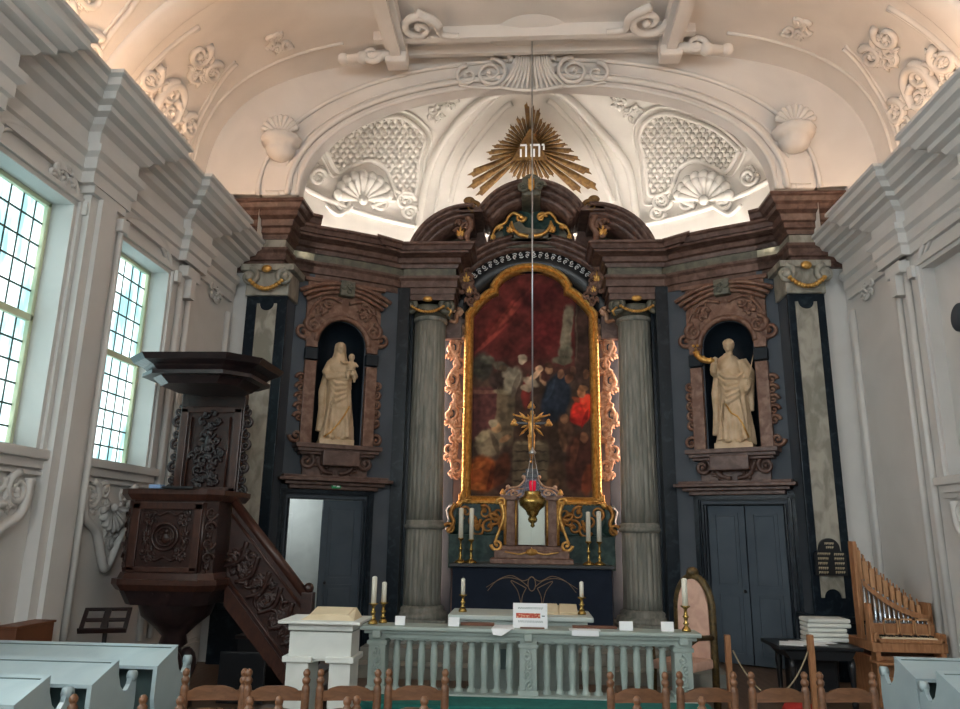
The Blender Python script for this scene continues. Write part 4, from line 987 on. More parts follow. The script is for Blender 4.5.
candlestick('candlestick',-1.06,11.3,1.31,.36,.44,.036,'tall brass candlestick at the far left end of the high altar',g,.09)
candlestick('candlestick',-.90,11.3,1.31,.34,.46,.034,'tall candlestick with a pale foot, second from the left end of the high altar',g,.09)
candlestick('candlestick',.84,11.3,1.31,.34,.43,.034,'tall brass candlestick right of the tabernacle, inner one of the right pair',g,.09)
candlestick('candlestick',1.0,11.3,1.31,.34,.44,.036,'tall brass candlestick at the far right end of the high altar',g,.09)
tb=thing('tabernacle','gilded tabernacle with a silver door and curved blue crown on the high altar','tabernacle',(0,11.6,1.31)); 
b=MB(); b.bbox(-.62,.62,11.3,12.0,1.31,1.38,.01); b.bbox(-.56,.56,11.34,12.0,1.38,1.5,.015); b.bbox(-.5,.5,11.38,12.0,1.5,1.56,.01); b.build('base',M_brown2,tb)
b=MB(); b.bbox(-.36,.36,11.5,11.95,1.56,2.3,.01)
for s_ in (-1,1): b.bbox(s_*.32-.07,s_*.32+.07,11.42,11.56,1.56,2.24,.015); b.bbox(*sorted((s_*.22,s_*.48)),11.38,11.6,2.24,2.31,.012)
b.build('body',M_brown2,tb)
b=MB()
for s_ in (-1,1):
    b.tube([(s_*.24,11.47,1.58),(s_*.24,11.47,2.24)],.022,8); b.tube([(s_*.4,11.42,1.58),(s_*.4,11.42,2.24)],.022,8)
    G=lambda u,v,h:(s_*(.46+u),11.4-h,2.0+v); spiral(b,G,0,.2,.07,0,1.2,.025,1); curve(b,G,[(0,.18),(-.04,0),(.02,-.2),(.1,-.4)],.035,.02); spiral(b,G,.06,-.42,.08,0,1.2,.03,-1)
    b.lathe([(.02,0),(.05,.03),(.03,.07),(.01,.1)],(s_*.44,11.45,2.31),12)
G=lambda u,v,h:(u,11.33-h,1.45+v); b.ball(G(0,.03,0),(.09,.03,.05)); leaf(b,G,0,.02,PI/2,.08,.02)
for q in (-1,1): curve(b,G,[(q*.08,.02),(q*.2,0),(q*.4,.03)],.015,.01)
b.build('gilding',M_gold,tb)
b=MB(); b.bbox(-.2,.2,11.44,11.5,1.58,2.24,.006); b.bbox(-.012,.012,11.43,11.45,1.58,2.24,.004); b.build('door',mat('silver_cloth',srgb(176,182,172),.35,.35),tb,'silver grey panelled door')
b=MB(); pr=[(-.44,2.31),(.44,2.31),(.43,2.42),(.36,2.54),(.22,2.60),(.14,2.72),(.1,2.84),(-.1,2.84),(-.14,2.72),(-.22,2.60),(-.36,2.54),(-.43,2.42)]
pr=[(x,2.28+(z-2.31)*.55) for x,z in pr]; b.prism(pr,lambda u,v,h:(u,11.45+h,v),0,.45); cr_=b.build('crown',M_purple,tb,'dark blue curved crown with white tracery')
b=MB(); G=lambda u,v,h:(u,11.44-h,2.28+(v+.14)*.56)
for s_ in (-1,1):
    curve(b,G,[(s_*.44,-.12),(s_*.42,0),(s_*.34,.11),(s_*.2,.16),(s_*.12,.3),(s_*.1,.4)],.018,.016); spiral(b,G,s_*.25,-.02,.08,0,1.3,.02,s_); curve(b,G,[(s_*.4,-.1),(s_*.3,.06),(s_*.12,.1)],.014,.01); b.ball(G(s_*.36,.14,0),.035); b.ball(G(s_*.12,.42,0),.03)
    b.ball(G(s_*.44,-.08,0),.035)
b.build('tracery',M_goldrose,cr_)
cx_=thing('altar_crucifix','gold crucifix with a radiant halo standing on top of the tabernacle','crucifix',(0,11.6,2.58))
b=MB(); b.bbox(-.14,.14,11.5,11.72,2.58,2.66,.01); b.bbox(-.09,.09,11.54,11.68,2.66,2.73,.01); b.build('base',M_black2,cx_)
b=MB(); b.bbox(-.02,.02,11.58,11.62,2.72,3.72,.004); b.bbox(-.25,.25,11.58,11.62,3.43,3.47,.004); b.build('cross',M_walnutblack,cx_)
b=MB()
for p in ((-.27,3.45),(.27,3.45),(0,3.73)):
    b.ball((p[0],11.6,p[1]),(.05,.03,.05)); 
    for a in range(3): b.ball((p[0]+.045*cos(a*2.1+1.57),11.6,p[1]+.045*sin(a*2.1+1.57)),.026,7,5)
for a in (.78,2.36,3.93,5.5,1.2,1.94,.4,2.74,3.5,5.9): 
    l=.27 if a in (.78,2.36,3.93,5.5) else .17
    b.tube([(.06*cos(a),11.61,3.44+.06*sin(a)),(.7*l*cos(a),11.61,3.44+.7*l*sin(a)),(l*cos(a),11.61,3.44+l*sin(a))],[.035,.055,.006],6,flat=.4)
b.build('halo',M_gold,cx_)
b=MB(); CF=1   # corpus
b.tube([(0,11.555,3.58),(0,11.55,3.48),(0.0,11.555,3.4),(.01,11.55,3.34)],[.035,.046,.034,.042],10); b.ball((.008,11.545,3.635),(.026,.03,.034),10,8); b.tube([(0,11.555,3.57),(.004,11.55,3.62)],[.02,.018],8)
for s_ in (-1,1):
    b.tube([(s_*.035,11.555,3.56),(s_*.12,11.565,3.585),(s_*.21,11.575,3.61)],[.018,.014,.010],8); b.ball((s_*.225,11.575,3.615),.014,7,5)
    b.tube([(s_*.018,11.55,3.35),(s_*.02,11.525,3.2),(s_*.006,11.56,3.05)],[.027,.02,.011],8)
b.ball((0,11.55,3.34),(.05,.035,.035),10,6); b.ball((0,11.545,3.02),(.016,.03,.022),7,5)
c0=Vector((0,11.55,3.4)); b.v=[tuple(c0+(Vector(v)-c0)*1.25+Vector((0,-.03,-.09))) for v in b.v]; b.build('figure',M_gold,cx_)
# hanging sanctuary lamp
hl=thing('sanctuary_lamp','brass sanctuary lamp with a red glass hanging on a long chain before the tabernacle','hanging lamp',(0,9.45,2.07))
b=MB(); b.lathe([(.005,-.27),(.03,-.25),(.02,-.22),(.05,-.2),(.06,-.17),(.045,-.13),(.07,-.11),(.075,-.09),(.09,-.06),(.16,0),(.175,.05),(.165,.09),(.12,.12),(.1,.15),(.11,.17),(.09,.18),(.06,.17)],(0,9.45,2.09),28); b.build('bowl',M_brass,hl)
b=MB(); b.lathe([(.03,.17),(.04,.2),(.045,.28),(.04,.31),(.02,.31)],(0,9.45,2.09),16); b.build('glass',M_red,hl,'red glass cup')
b=MB()
for i in range(3):
    a=2*PI*i/3+.5; b.tube([(.13*cos(a),9.45+.13*sin(a),2.22),(.02*cos(a),9.45+.02*sin(a),2.75)],.004,5)
b.lathe([(.04,0),(.05,.02),(.02,.05),(.008,.09)],(0,9.45,2.74),14)
b.tube([(0,9.45,2.8),(0,9.45,8.84)],.011,6)
b.build('chain',M_chain,hl)
# ------------------------------------------------------------ communion table, rail
ct=thing('communion_table','low pale green communion table with a wide white top behind the altar rail','table',(-.1,8.4,0))
b=MB(); b.bbox(-.9,.62,8.1,8.8,.86,.91,.012); b.bbox(-.84,.56,8.15,8.75,.81,.86,.012); b.build('table_top',M_cloth_grey,ct)
b=MB(); b.bbox(-.66,.47,8.28,8.7,.1,.76,.01); b.bbox(-.72,.53,8.24,8.74,.76,.81,.01); b.bbox(-.74,.55,8.2,8.74,0,.1,.01); b.build('table_body',M_rail,ct)
b=MB(); b.bbox(-.37,-.29,8.262,8.28,.36,.56,.004); b.build('panel_hatch',M_pewin,ct,'small grey hatch in the table body')
g='small brass candlesticks on the communion table'
candlestick('candlestick',-.77,8.4,.91,.18,.17,.022,'small brass candlestick at the left end of the communion table',g,.045)
candlestick('candlestick',.52,8.4,.91,.18,.16,.022,'small brass candlestick at the right end of the communion table',g,.045)
b=MB(); M=Matrix.Translation((.28,8.42,.92))@Matrix.Rotation(.3,4,'X')
b.bbox(-.21,.19,-.12,.14,-.0,.03,.008,M)
for s_ in (-1,1): b.bbox(-.01+s_*.105-.095,-.01+s_*.105+.095,-.11,.13,.03,.05,.006,M)
b.box(.09,.45,8.5,8.56,.91,.97); tag(b.build('open_bible',M_cream),'open cream-coloured book lying on the communion table','book')
# altar rail
YR=7.75
rl=thing('altar_rail','pale sage green balustrade with turned balusters and three carved posts','railing',(-.05,YR,0))
xl,xr=-1.64,1.52
b=MB(); b.bbox(xl-.08,xr+.08,YR-.17,YR+.17,.80,.84,.012); b.bbox(xl-.04,xr+.04,YR-.13,YR+.13,.765,.80,.01); b.bbox(xl,xr,YR-.1,YR+.1,.72,.765,.01); b.build('top_rail',M_rail,rl)
b=MB(); b.bbox(xl-.02,xr+.02,YR-.13,YR+.13,0,.22,.01); b.bbox(xl-.04,xr+.04,YR-.15,YR+.15,.2,.235,.008); b.build('bottom_rail',M_rail,rl)
posts=[xl+.09,(xl+xr)/2,xr-.09]
for i,x in enumerate(posts):
    b=MB(); b.bbox(x-.085,x+.085,YR-.1,YR+.1,.22,.74,.01); b.bbox(x-.1,x+.1,YR-.115,YR+.115,.22,.28,.008); b.bbox(x-.1,x+.1,YR-.115,YR+.115,.66,.70,.008)
    b.bbox(x-.04,x+.04,YR-.175,YR-.1,.73,.80,.01)
    G=lambda u,v,h:(x+u,YR-.1-h,.46+v)
    for q in range(4): spiral(b,G,.015*(1 if q%2 else -1),.13-q*.09,.04,PI/2,1.2,.014,1 if q%2 else -1); leaf(b,G,-.02*(1 if q%2 else -1),.1-q*.09,-PI/2,.06,.01)
    b.build('post',M_rail,rl)
def baluster(x):
    b=MB(); b.lathe([(.045,0),(.045,.03),(.03,.045),(.026,.06),(.028,.1),(.034,.2),(.037,.24),(.04,.25),(.037,.26),(.034,.36),(.03,.42),(.027,.43),(.04,.45),(.027,.465),(.045,.48),(.045,.50)],(x,YR,.225),14); return b
for sec in range(2):
    a,c=posts[sec]+.12,posts[sec+1]-.12
    for i in range(10): baluster(lerp(a,c,(i+.5)/10)).build('baluster',M_rail,rl)
# small arches between balusters, a moulded strip under the rail
b=MB()
for sec in range(2):
    a,c=posts[sec]+.12,posts[sec+1]-.12
    b.box(a,c,YR-.08,YR-.06,.705,.725)
    for i in range(9):
        x=lerp(a,c,(i+1)/10); b.ball((x,YR-.07,.715),(.028,.02,.02),8,6)
b.build('bead_strip',M_rail,rl)
kc=MB(); kc.bbox(xl-.12,xr+.1,YR-.62,YR-.2,.14,.235,.03); kc=kc.build('kneeling_cushion',M_teal); tag(kc,'long teal kneeling cushion in front of the altar rail','cushion')
b=MB(); b.bbox(xl-.1,xr+.08,YR-.6,YR-.18,0,.14,.008); tag(b.build('kneeling_step',M_black2),'dark low step under the teal kneeling cushion','step')
ZR=.84
g='candlesticks standing on the altar rail'
candlestick('candlestick',xl+.02,YR-.02,ZR,.2,.26,.026,'brass candlestick at the left end of the altar rail, nearer of two',g,.05)
candlestick('candlestick',xl+.1,YR+.1,ZR,.2,.2,.026,'brass candlestick half hidden behind the nearer one at the left rail end',g,.045)
candlestick('candlestick',xr-.03,YR,ZR,.24,.26,.028,'brass candlestick with a white candle at the right end of the altar rail',g,.045)
def card(name,x,y,w,h,lab,cat='card',lean=.15):
    b=MB(); M=Matrix.Translation((x,y,ZR))@Matrix.Rotation(-lean,4,'X'); b.box(-w/2,w/2,-.003,0,0,h,M); b.box(-w/2,w/2,.03,.033,0,h*.97,Matrix.Translation((x,y,ZR))@Matrix.Rotation(lean*.2,4,'X'))
    return tag(b.build(name,M_paper),lab,cat,None),M
card('folded_card',-1.34,YR-.05,.10,.085,'small cream folded card on the rail beside the left candlesticks')
card('folded_card',-.80,YR-.05,.11,.085,'small white folded card on the left half of the altar rail')
card('folded_card',.90,YR-.05,.13,.085,'small white card on the rail before the right column')
card('folded_card',1.30,YR-.05,.12,.09,'small pale blue card on the rail next to the right candlestick')
sg=thing('notice_sign','large white notice card with a red picture strip on the altar rail','sign',(-.04,YR-.05,ZR))
b=MB(); M=Matrix.Translation((-.04,YR-.05,ZR))@Matrix.Rotation(-.1,4,'X'); b.box(-.17,.17,-.004,0,0,.235,M); b.build('card',M_paper,sg)
b=MB(); b.box(-.14,.10,-.006,-.004,.095,.14,M); b.build('picture',mat('red_picture',srgb(180,60,50),.7,c2=srgb(222,190,150),scale=60,lo=.5,hi=.6),sg)
b=MB(); rn=random.Random(2)
for z in (.19,.18,.065,.055): 
    x=-.12
    while x<.12:
        w=rn.uniform(.008,.02); b.box(x,x+w,-.006,-.004,z,z+.0045,M); x+=w+.005
b.box(.115,.145,-.006,-.004,.11,.12,M)
b.build('text',M_pewin,sg)
b=MB(); b.bbox(-.14,.1,YR-.1,YR+.02,ZR,ZR+.012,.003); tag(b.build('wooden_batten',M_boxwood),'thin wooden strip holding the large white notice card','stand')
b=MB(); b.bbox(-.74,-.4,YR+.03,YR+.1,ZR,ZR+.03,.004); tag(b.build('wooden_strip',M_boxwood),'narrow brown wooden strip on the left part of the rail','strip')
b=MB(); b.bbox(.38,.82,YR+.03,YR+.1,ZR,ZR+.025,.004); tag(b.build('wooden_strip',M_boxwood),'narrow brown wooden strip on the right part of the rail','strip')
b=MB(); b.add([(-.42,YR-.18,ZR+.002),(-.2,YR-.18,ZR+.002),(-.18,YR+.1,ZR+.006),(-.4,YR+.1,ZR+.004),(-.42,YR-.18,ZR+.005),(-.2,YR-.18,ZR+.005),(-.18,YR+.1,ZR+.009),(-.4,YR+.1,ZR+.007)],[(0,1,2,3),(7,6,5,4),(0,4,5,1),(1,5,6,2),(2,6,7,3),(3,7,4,0)])
b.add([(-.42,YR-.18,ZR+.003),(-.22,YR-.18,ZR+.003),(-.32,YR-.2,ZR-.06),(-.4,YR-.2,ZR-.05),(-.42,YR-.183,ZR+.003),(-.22,YR-.183,ZR+.003),(-.32,YR-.203,ZR-.06),(-.4,YR-.203,ZR-.05)],[(0,1,2,3),(7,6,5,4),(0,4,5,1),(1,5,6,2),(2,6,7,3),(3,7,4,0)])
tag(b.build('white_napkin',M_paper),'white cloth napkin drooping over the front edge of the rail','napkin')
b=MB(); b.box(.34,.64,YR-.17,YR-.02,ZR+.001,ZR+.006); b.box(.36,.62,YR-.178,YR-.172,ZR-.045,ZR+.004); tag(b.build('loose_sheet',M_paper),'flat white sheet lying over the rail right of the centre post','paper')
# ------------------------------------------------------------ lectern
lc=thing('lectern','white wooden lectern with splayed legs and a broad tray top left of the rail','lectern',(-1.72,6.4,0))
b=MB(); b.bbox(-2.07,-1.40,6.12,6.6,1.015,1.04,.008); b.bbox(-2.0,-1.47,6.18,6.54,.96,1.015,.01); b.build('top',M_white,lc)
b=MB(); b.bbox(-1.99,-1.48,6.2,6.5,.74,.95,.008)
# arched apron between the legs
b.prism([(-1.80,.74),(-1.64,.74),(-1.64,.70)]+[(-1.72+.08*cos(PI*i/8),.70+.03*sin(PI*i/8)) for i in range(9)]+[(-1.80,.70)],lambda u,v,h:(u,6.22+h,v),0,.05)
b.build('apron',M_white,lc)
for x0_,x1_,d in ((-2.0,-1.82,-.02),(-1.65,-1.48,.02)):
    b=MB(); b.prism([(x0_,.74),(x1_,.74),(x1_+.0,.45),(x1_+.02+d,0),(x0_-.02+d,0),(x0_,.45)],lambda u,v,h:(u,6.2+h,v),0,.3)
    b.bbox(x0_-.03,x1_+.03,6.17,6.53,.72,.765,.008); b.build('leg',M_white,lc)
b=MB()
M=Matrix.Translation((-1.69,6.36,1.04)); b.add([M@Vector(p) for p in [(-.22,-.16,0),(.22,-.16,0),(.22,.16,0),(-.22,.16,0),(-.17,-.1,.03),(.17,-.1,.03),(.17,.15,.075),(-.17,.15,.075)]],[(0,1,2,3),(7,6,5,4),(0,4,5,1),(1,5,6,2),(2,6,7,3),(3,7,4,0)])
b.bbox(-.16,.155,-.09,.14,.0,.02,.005,M@Matrix.Translation((0,0,.034))@Matrix.Rotation(.18,4,'X'))
tag(b.build('book_cushion',M_cream),'cream cloth-covered book rest lying on the white lectern','book rest')
# ------------------------------------------------------------ chairs
def make_chair():
    t=thing('ladderback_chair','','chair',(0,0,0)); w=.174
    for s_ in (-1,1):
        b=MB(); b.lathe([(.019,0),(.022,.05),(.025,.8),(.022,.82),(.015,.83),(.024,.845),(.026,.86),(.017,.873),(.014,.876),(.021,.888),(.022,.902),(.012,.918),(.001,.922)],(s_*w,0,0),14); b.build('rear_post',M_chair,t)
        b=MB(); b.lathe([(.015,0),(.02,.05),(.021,.42),(.017,.45)],(s_*(w-.02),.38*-1,0),12); b.build('front_leg',M_chair,t)
    for k,z in enumerate((.765,.64,.52)):
        b=MB(); n=20
        for i in range(n+1):
            u=lerp(-1,1,i/n); a=abs(u); up_=.022+.030*max(0,1-max(0,a-.35)/.45)**.6 if a<.8 else .022; x=u*(w-.008); y=.03*(1-u*u)
            zt_=z+.012+up_; zb_=z-.025+.008*cos(u*PI*.5)
            b.v+=[(x,y-.007,zb_),(x,y+.007,zb_),(x,y+.007,zt_),(x,y-.007,zt_)]
        for i in range(n):
            for q in range(4): b.f.append((i*4+q,i*4+(q+1)%4,i*4+4+(q+1)%4,i*4+4+q)); b.sm.append(False)
        b.f+=[(0,1,2,3),(n*4,n*4+1,n*4+2,n*4+3)]; b.sm+=[False,False]; b.build('back_slat',M_chair,t)
    b=MB(); b.bbox(-.175,.175,-.38,.01,.43,.465,.015); b.build('seat',mat('rush_seat',srgb(170,140,96),.9,c2=srgb(150,120,80),scale=30),t)
    b=MB()
    for z in (.12,.24): b.tube([(-w,-.0,z),(w,0,z)],.011,8); b.tube([(-w+.02,-.38,z+.03),(w-.02,-.38,z+.03)],.011,8); b.tube([(w,0,z+.02),(w-.02,-.38,z+.02)],.011,8); b.tube([(-w,0,z+.02),(-w+.02,-.38,z+.02)],.011,8)
    b.build('stretchers',M_chair,t)
    return t
proto=make_chair()
# rear posts nearest to us: chairs face the altar, so the seat lies beyond the back
fr=[(-1.97,4.70,'leftmost'),(-1.595,4.74,'second from the left'),(-1.165,4.80,'third from the left'),(-.755,4.87,'just left of the aisle'),(.615,4.98,'just right of the aisle'),(1.055,5.06,'second right of the aisle'),(1.515,5.12,'third right of the aisle'),(1.96,5.18,'rightmost of all')]
nr_=[(-2.20,3.92,'at the left end'),(-1.66,3.96,'second from the left end'),(-1.17,4.02,'third from the left end'),(-.78,4.08,'nearest the aisle on the left'),(.68,4.28,'nearest the aisle on the right')]
first=True
for row,lst in (('front',fr),('near',nr_)):
    for x,y,l in lst:
        o=proto if first else dup(proto); first=False
        o.location=(x,y,0); o.rotation_euler=(0,0,PI+math.radians(8 if row=='front' else 6)*1)
        o['group']='ladder-back chairs in the %s row'%row
        o['label']=('oak ladder-back chair of the farther row, '+l) if row=='front' else ('oak ladder-back chair of the nearer row, '+l)
# ------------------------------------------------------------ pews
def pew(xe,xw,yb,lab,grp):   # xe aisle end, xw wall end, yb high back edge
    t=thing('pew_desk',lab,'pew',((xe+xw)/2,yb,0),grp); s_=1 if xe>xw else -1
    a,c=sorted((xe,xw))
    b=MB(); yf=yb-.29
    b.add([(a,yb,.89),(c,yb,.89),(c,yf,.79),(a,yf,.79),(a,yb,.912),(c,yb,.912),(c,yf,.812),(a,yf,.812)],[(0,1,2,3),(7,6,5,4),(0,4,5,1),(1,5,6,2),(2,6,7,3),(3,7,4,0)]); b.build('slanted_top',M_pew,t)
    b=MB(); b.box(a+.03,c-.03,yb-.05,yb-.02,.0,.9); b.box(a+.03,c-.03,yb-.27,yb-.04,.42,.44); b.build('front_board',M_pewin,t)
    b=MB()
    pol=[(yf,.79),(yb,.89),(yb+.01,.82),(yb+.05,.74),(yb+.1,.70),(yb+.14,.70),(yb+.17,.73),(yb+.19,.79),(yb+.23,.80),(yb+.25,.77),(yb+.26,.6),(yb+.24,.4),(yb+.26,0),(yf+.06,0),(yf+.06,.4),(yf,.6)]
    x0_,x1_=sorted((xe,xe-s_*.03)); b.prism(pol,lambda u,v,h:(h,u,v),x0_,x1_); b.tube([(x0_-.008,yb+.215,.775),(x1_+.008,yb+.215,.775)],.035,14); b.build('end_panel',M_pew,t)
    b=MB(); b.bbox(a+.03,c-.03,yb-.02,yb+.24,.42,.45,.008); b.build('bench_seat',M_pew,t)
    return t
pew(-2.64,-4.28,5.62,'long pale blue-grey pew desk on the left, farthest of three','pew desks along the left wall')
pew(-2.72,-4.28,4.96,'long pale blue-grey pew desk on the left, middle of three','pew desks along the left wall')
pew(-2.82,-4.28,4.40,'long pale blue-grey pew desk on the left, nearest of three','pew desks along the left wall')
pew(2.62,4.28,5.95,'pale blue-grey pew desk on the right, farther of two','pew desks along the right wall')
pew(2.62,4.28,5.38,'pale blue-grey pew desk at the right frame edge, nearer of two','pew desks along the right wall')
# ------------------------------------------------------------ pulpit
PXc,PYc=-3.69,7.8
pp=thing('pulpit','dark carved wooden pulpit with a wide sounding board and sloping stair by the left wall','pulpit',(PXc,PYc,0))
def octo(w,dy,ch): return [(-w+ch,-dy),(w-ch,-dy),(w,-dy+ch),(w,dy-ch),(w-ch,dy),(-w+ch,dy),(-w,dy-ch),(-w,-dy+ch)]
def opr(mb,w,dy,ch,z0,z1,w1=None,dy1=None,ch1=None,off=(0,0)):
    A=octo(w,dy,ch); B=octo(w1 if w1 is not None else w,dy1 if dy1 is not None else dy,ch1 if ch1 is not None else ch)
    mb.add([(PXc+off[0]+x,PYc+off[1]+y,z0) for x,y in A]+[(PXc+off[0]+x,PYc+off[1]+y,z1) for x,y in B],[tuple(range(7,-1,-1)),tuple(range(8,16))]+[(i,(i+1)%8,8+(i+1)%8,8+i) for i in range(8)])
b=MB(); opr(b,.47,.42,.11,1.3,2.02); tub=b.build('tub',M_walnut,pp)
b=MB(); opr(b,.54,.49,.13,2.08,2.13); opr(b,.5,.45,.12,2.02,2.08,.54,.49,.13); opr(b,.54,.49,.13,1.2,1.25); opr(b,.5,.45,.12,1.25,1.31,.48,.43,.11); opr(b,.5,.45,.12,1.14,1.2,.54,.49,.13); b.build('mouldings',M_walnut2,pp)
b=MB(); G=lambda u,v,h:(PXc+u,PYc-.42-h,1.66+v)
for q0,q1,z0,z1 in ((-.36,-.28,-.33,.33),(.28,.36,-.33,.33),(-.36,.36,.27,.34),(-.36,.36,-.34,-.29)): b.bbox(PXc+q0,PXc+q1,PYc-.45,PYc-.42,1.66+z0,1.66+z1,.006)
b.build('panel_frame',M_walnut2,tub)
b=MB(); b.tube([G(.13*cos(t),.13*sin(t),.02) for t in [2*PI*i/30 for i in range(31)]],.014,6,False); b.tube([G(.09*cos(t),.09*sin(t),.02) for t in [2*PI*i/30 for i in range(31)]],.008,6,False)
b.ball(G(0,-.01,.0),(.045,.03,.06)); b.ball(G(0.01,.055,.01),(.022,.025,.028)); rocaille(b,G,0,0,.07,.012,3,4)
for q in (-1,1):
    for r_ in (-1,1): rocaille(b,G,q*.17,r_*.17,.09,.014,7+q+r_,5); leaf(b,G,q*.2,0,PI/2*r_,.12,.014)
for v in (.22,-.22): curve(b,G,[(-.22,v),(-.15,v+.02),(-.08,v-.01),(0,v+.02),(.08,v-.01),(.15,v+.02),(.22,v)],.012,.012)
for sd_ in (-1,1):
    K=lambda u,v,h:(PXc+sd_*(.42+u*.7+h*.7),PYc-.365+u*.7-h*.7,1.66+v)
    for q in range(4): spiral(b,K,0,.24-q*.15,.06,0,1.2,.018,1 if q%2 else -1); leaf(b,K,0,.2-q*.15,-PI/2,.1,.014)
    b.tube([K(-.07,-.34,.0),K(-.07,.34,.0)],.022,8)
b.build('carving',M_walnut,tub)
b=MB(); opr(b,.42,.38,.12,1.0,1.14,.48,.43,.12); b.lathe([(.08,.55),(.14,.6),(.12,.68),(.22,.78),(.34,.88),(.38,1.0),(.38,1.04)],(PXc,PYc,0),32)
for i in range(18): a=2*PI*i/18; b.ball((PXc+.45*cos(a),PYc+.4*sin(a),1.12),.035,7,5)
b.build('bowl',M_walnutblack,pp)
b=MB(); b.lathe([(.24,0),(.24,.06),(.18,.1),(.12,.2),(.15,.34),(.12,.46),(.08,.56)],(PXc,PYc,0),24)
for i in range(4): a=PI/2*i+.5; F=lambda u,v,h:(PXc+cos(a)*(.13+h+u*.3),PYc+sin(a)*(.13+h+u*.3),.3+v); b.ball(F(.05,.1,0),(.1,.1,.16)); b.tube([F(0,.25,0),F(.15,.1,0),F(.05,-.2,0)],[.04,.06,.03],7)
b.build('pillar',M_walnutblack,pp)
# back board
XB=PXc; b=MB(); YB=PYc+.42; b.bbox(PXc-.40,PXc+.36,YB,YB+.1,2.0,3.28,.01); bbd=b.build('back_board',M_walnut,pp)
b=MB()
for q0,q1 in ((-.38,-.29),(.25,.34)): b.bbox(PXc+q0,PXc+q1,YB-.03,YB,2.1,3.1,.008)
for z0,z1 in ((2.1,2.2),(3.05,3.12)): b.bbox(PXc-.38,PXc+.34,YB-.03,YB,z0,z1,.008)
b.tube([(PXc-.25,YB-.02,2.2),(PXc-.25,YB-.02,3.0)],.012); b.tube([(PXc+.21,YB-.02,2.2),(PXc+.21,YB-.02,3.0)],.012); b.build('board_frame',M_walnut2,bbd)
b=MB(); G=lambda u,v,h:(PXc-.02+u,YB-.01-h,2.62+v)
b.ball(G(0,.1,.0),(.05,.04,.08)); b.ball(G(0,.2,0),(.035,.035,.04))
for i,(u,v,r_) in enumerate(((0,.12,.15),(-.08,-.06,.13),(.08,-.06,.13),(0,-.25,.13),(0,.34,.13),(-.08,-.35,.08),(.08,-.35,.08))): rocaille(b,G,u,v,r_,.02,60+i,6)
for q in (-1,1):
    for i in range(8): spiral(b,lambda u,v,h:(PXc-.02+u,YB+.04-h*.5,2.62+v),q*.41,-.46+i*.13,.055,PI/2,1.2,.024,q if i%2 else -q)
b.build('carving',M_walnutblack,bbd)
b=MB(); of=(.08,.0)
opr(b,.42,.38,.16,3.24,3.32,.5,.44,.18,of); opr(b,.60,.52,.22,3.32,3.36,None,None,None,of); opr(b,.54,.47,.2,3.36,3.42,.6,.52,.22,of); opr(b,.6,.52,.22,3.42,3.46,.69,.6,.26,of); opr(b,.69,.6,.26,3.46,3.52,.73,.64,.28,of); opr(b,.4,.34,.1,3.52,3.56,.25,.2,.1,of)
b.build('sounding_board',M_walnutblack,pp)
b=MB(); opr(b,.5,.43,.2,3.365,3.39,None,None,None,of); b.build('sounding_board_rim',M_walnut2,pp)
# stair with carved parapet
sx0,sx1=PXc+.50,-2.32; zt0=2.02
slope=(zt0-.75)/(sx1-sx0-.1)
zt=lambda x: zt0-.02-(x-sx0)*1.12
b=MB()
Yn=PYc-.02
b.prism([(sx0,zt(sx0)),(sx1,zt(sx1)),(sx1,max(.05,zt(sx1)-.8)),(sx0,zt(sx0)-.8)],lambda u,v,h:(u,Yn+h,v),0,.06)
par=b.build('stair_parapet',M_walnut,pp)
b=MB(); b.prism([(sx0,zt(sx0)-.8),(sx1+.0,zt(sx1)-.8),(sx1+.02,zt(sx1)-1.0),(sx0,zt(sx0)-1.02)],lambda u,v,h:(u,Yn-.01+h,v),0,.08)
b.tube([(sx0,Yn+.03,zt(sx0)+.03),(sx1+.02,Yn+.03,zt(sx1)+.02)],.05,8); b.tube([(sx0,Yn-.01,zt(sx0)-.1),(sx1,Yn-.01,zt(sx1)-.1)],.016,6); b.tube([(sx0,Yn-.01,zt(sx0)-.74),(sx1,Yn-.01,zt(sx1)-.74)],.016,6)
b.build('stair_string',M_walnut2,pp)
b=MB(); L_=math.hypot(1,1.12); 
G=lambda u,v,h:(sx0+u/L_+v*.746,Yn-h,zt(sx0)-.42-u*1.12/L_+v*.667)
for i in range(7): rocaille(b,G,.2+i*.2,0,.17,.022,80+i,6); curve(b,G,[(.1+i*.2,.17),(.2+i*.2,.0),(.14+i*.2,-.17)],.03,.02)
b.build('carving',M_walnut,par)
for i in range(7):
    x=sx0+.0+i*.165; z=1.18-i*.17; b=MB(); b.bbox(x,x+.2,Yn+.06,Yn+.7,z-.03,z,.004); b.box(x,x+.02,Yn+.06,Yn+.7,z-.17 if z>.17 else 0,z); b.build('stair_tread',M_walnut2,pp)
b=MB(); b.bbox(PXc+.42,-2.78,PYc+.2,PYc+.24,0,.5,.01) ; b.build('stair_base',M_black2,pp)
b=MB(); b.bbox(sx1-.06,sx1+.06,Yn-.03,Yn+.09,0,zt(sx1)+.1,.01); b.ball((sx1,Yn+.03,zt(sx1)+.14),.055); b.build('newel_post',M_walnut,pp)
b=MB(); b.bbox(-3.72,-3.40,PYc-.56,PYc-.42,2.13,2.155,.005); tag(b.build('black_book',M_black2),'black closed book lying on the pulpit ledge','book')
b=MB(); b.bbox(-3.86,-3.74,PYc-.55,PYc-.45,2.13,2.17,.006,None); tag(b.build('blue_cloth',mat('blue_cloth',srgb(130,160,200),.7)),'small folded pale blue cloth on the pulpit ledge','cloth')
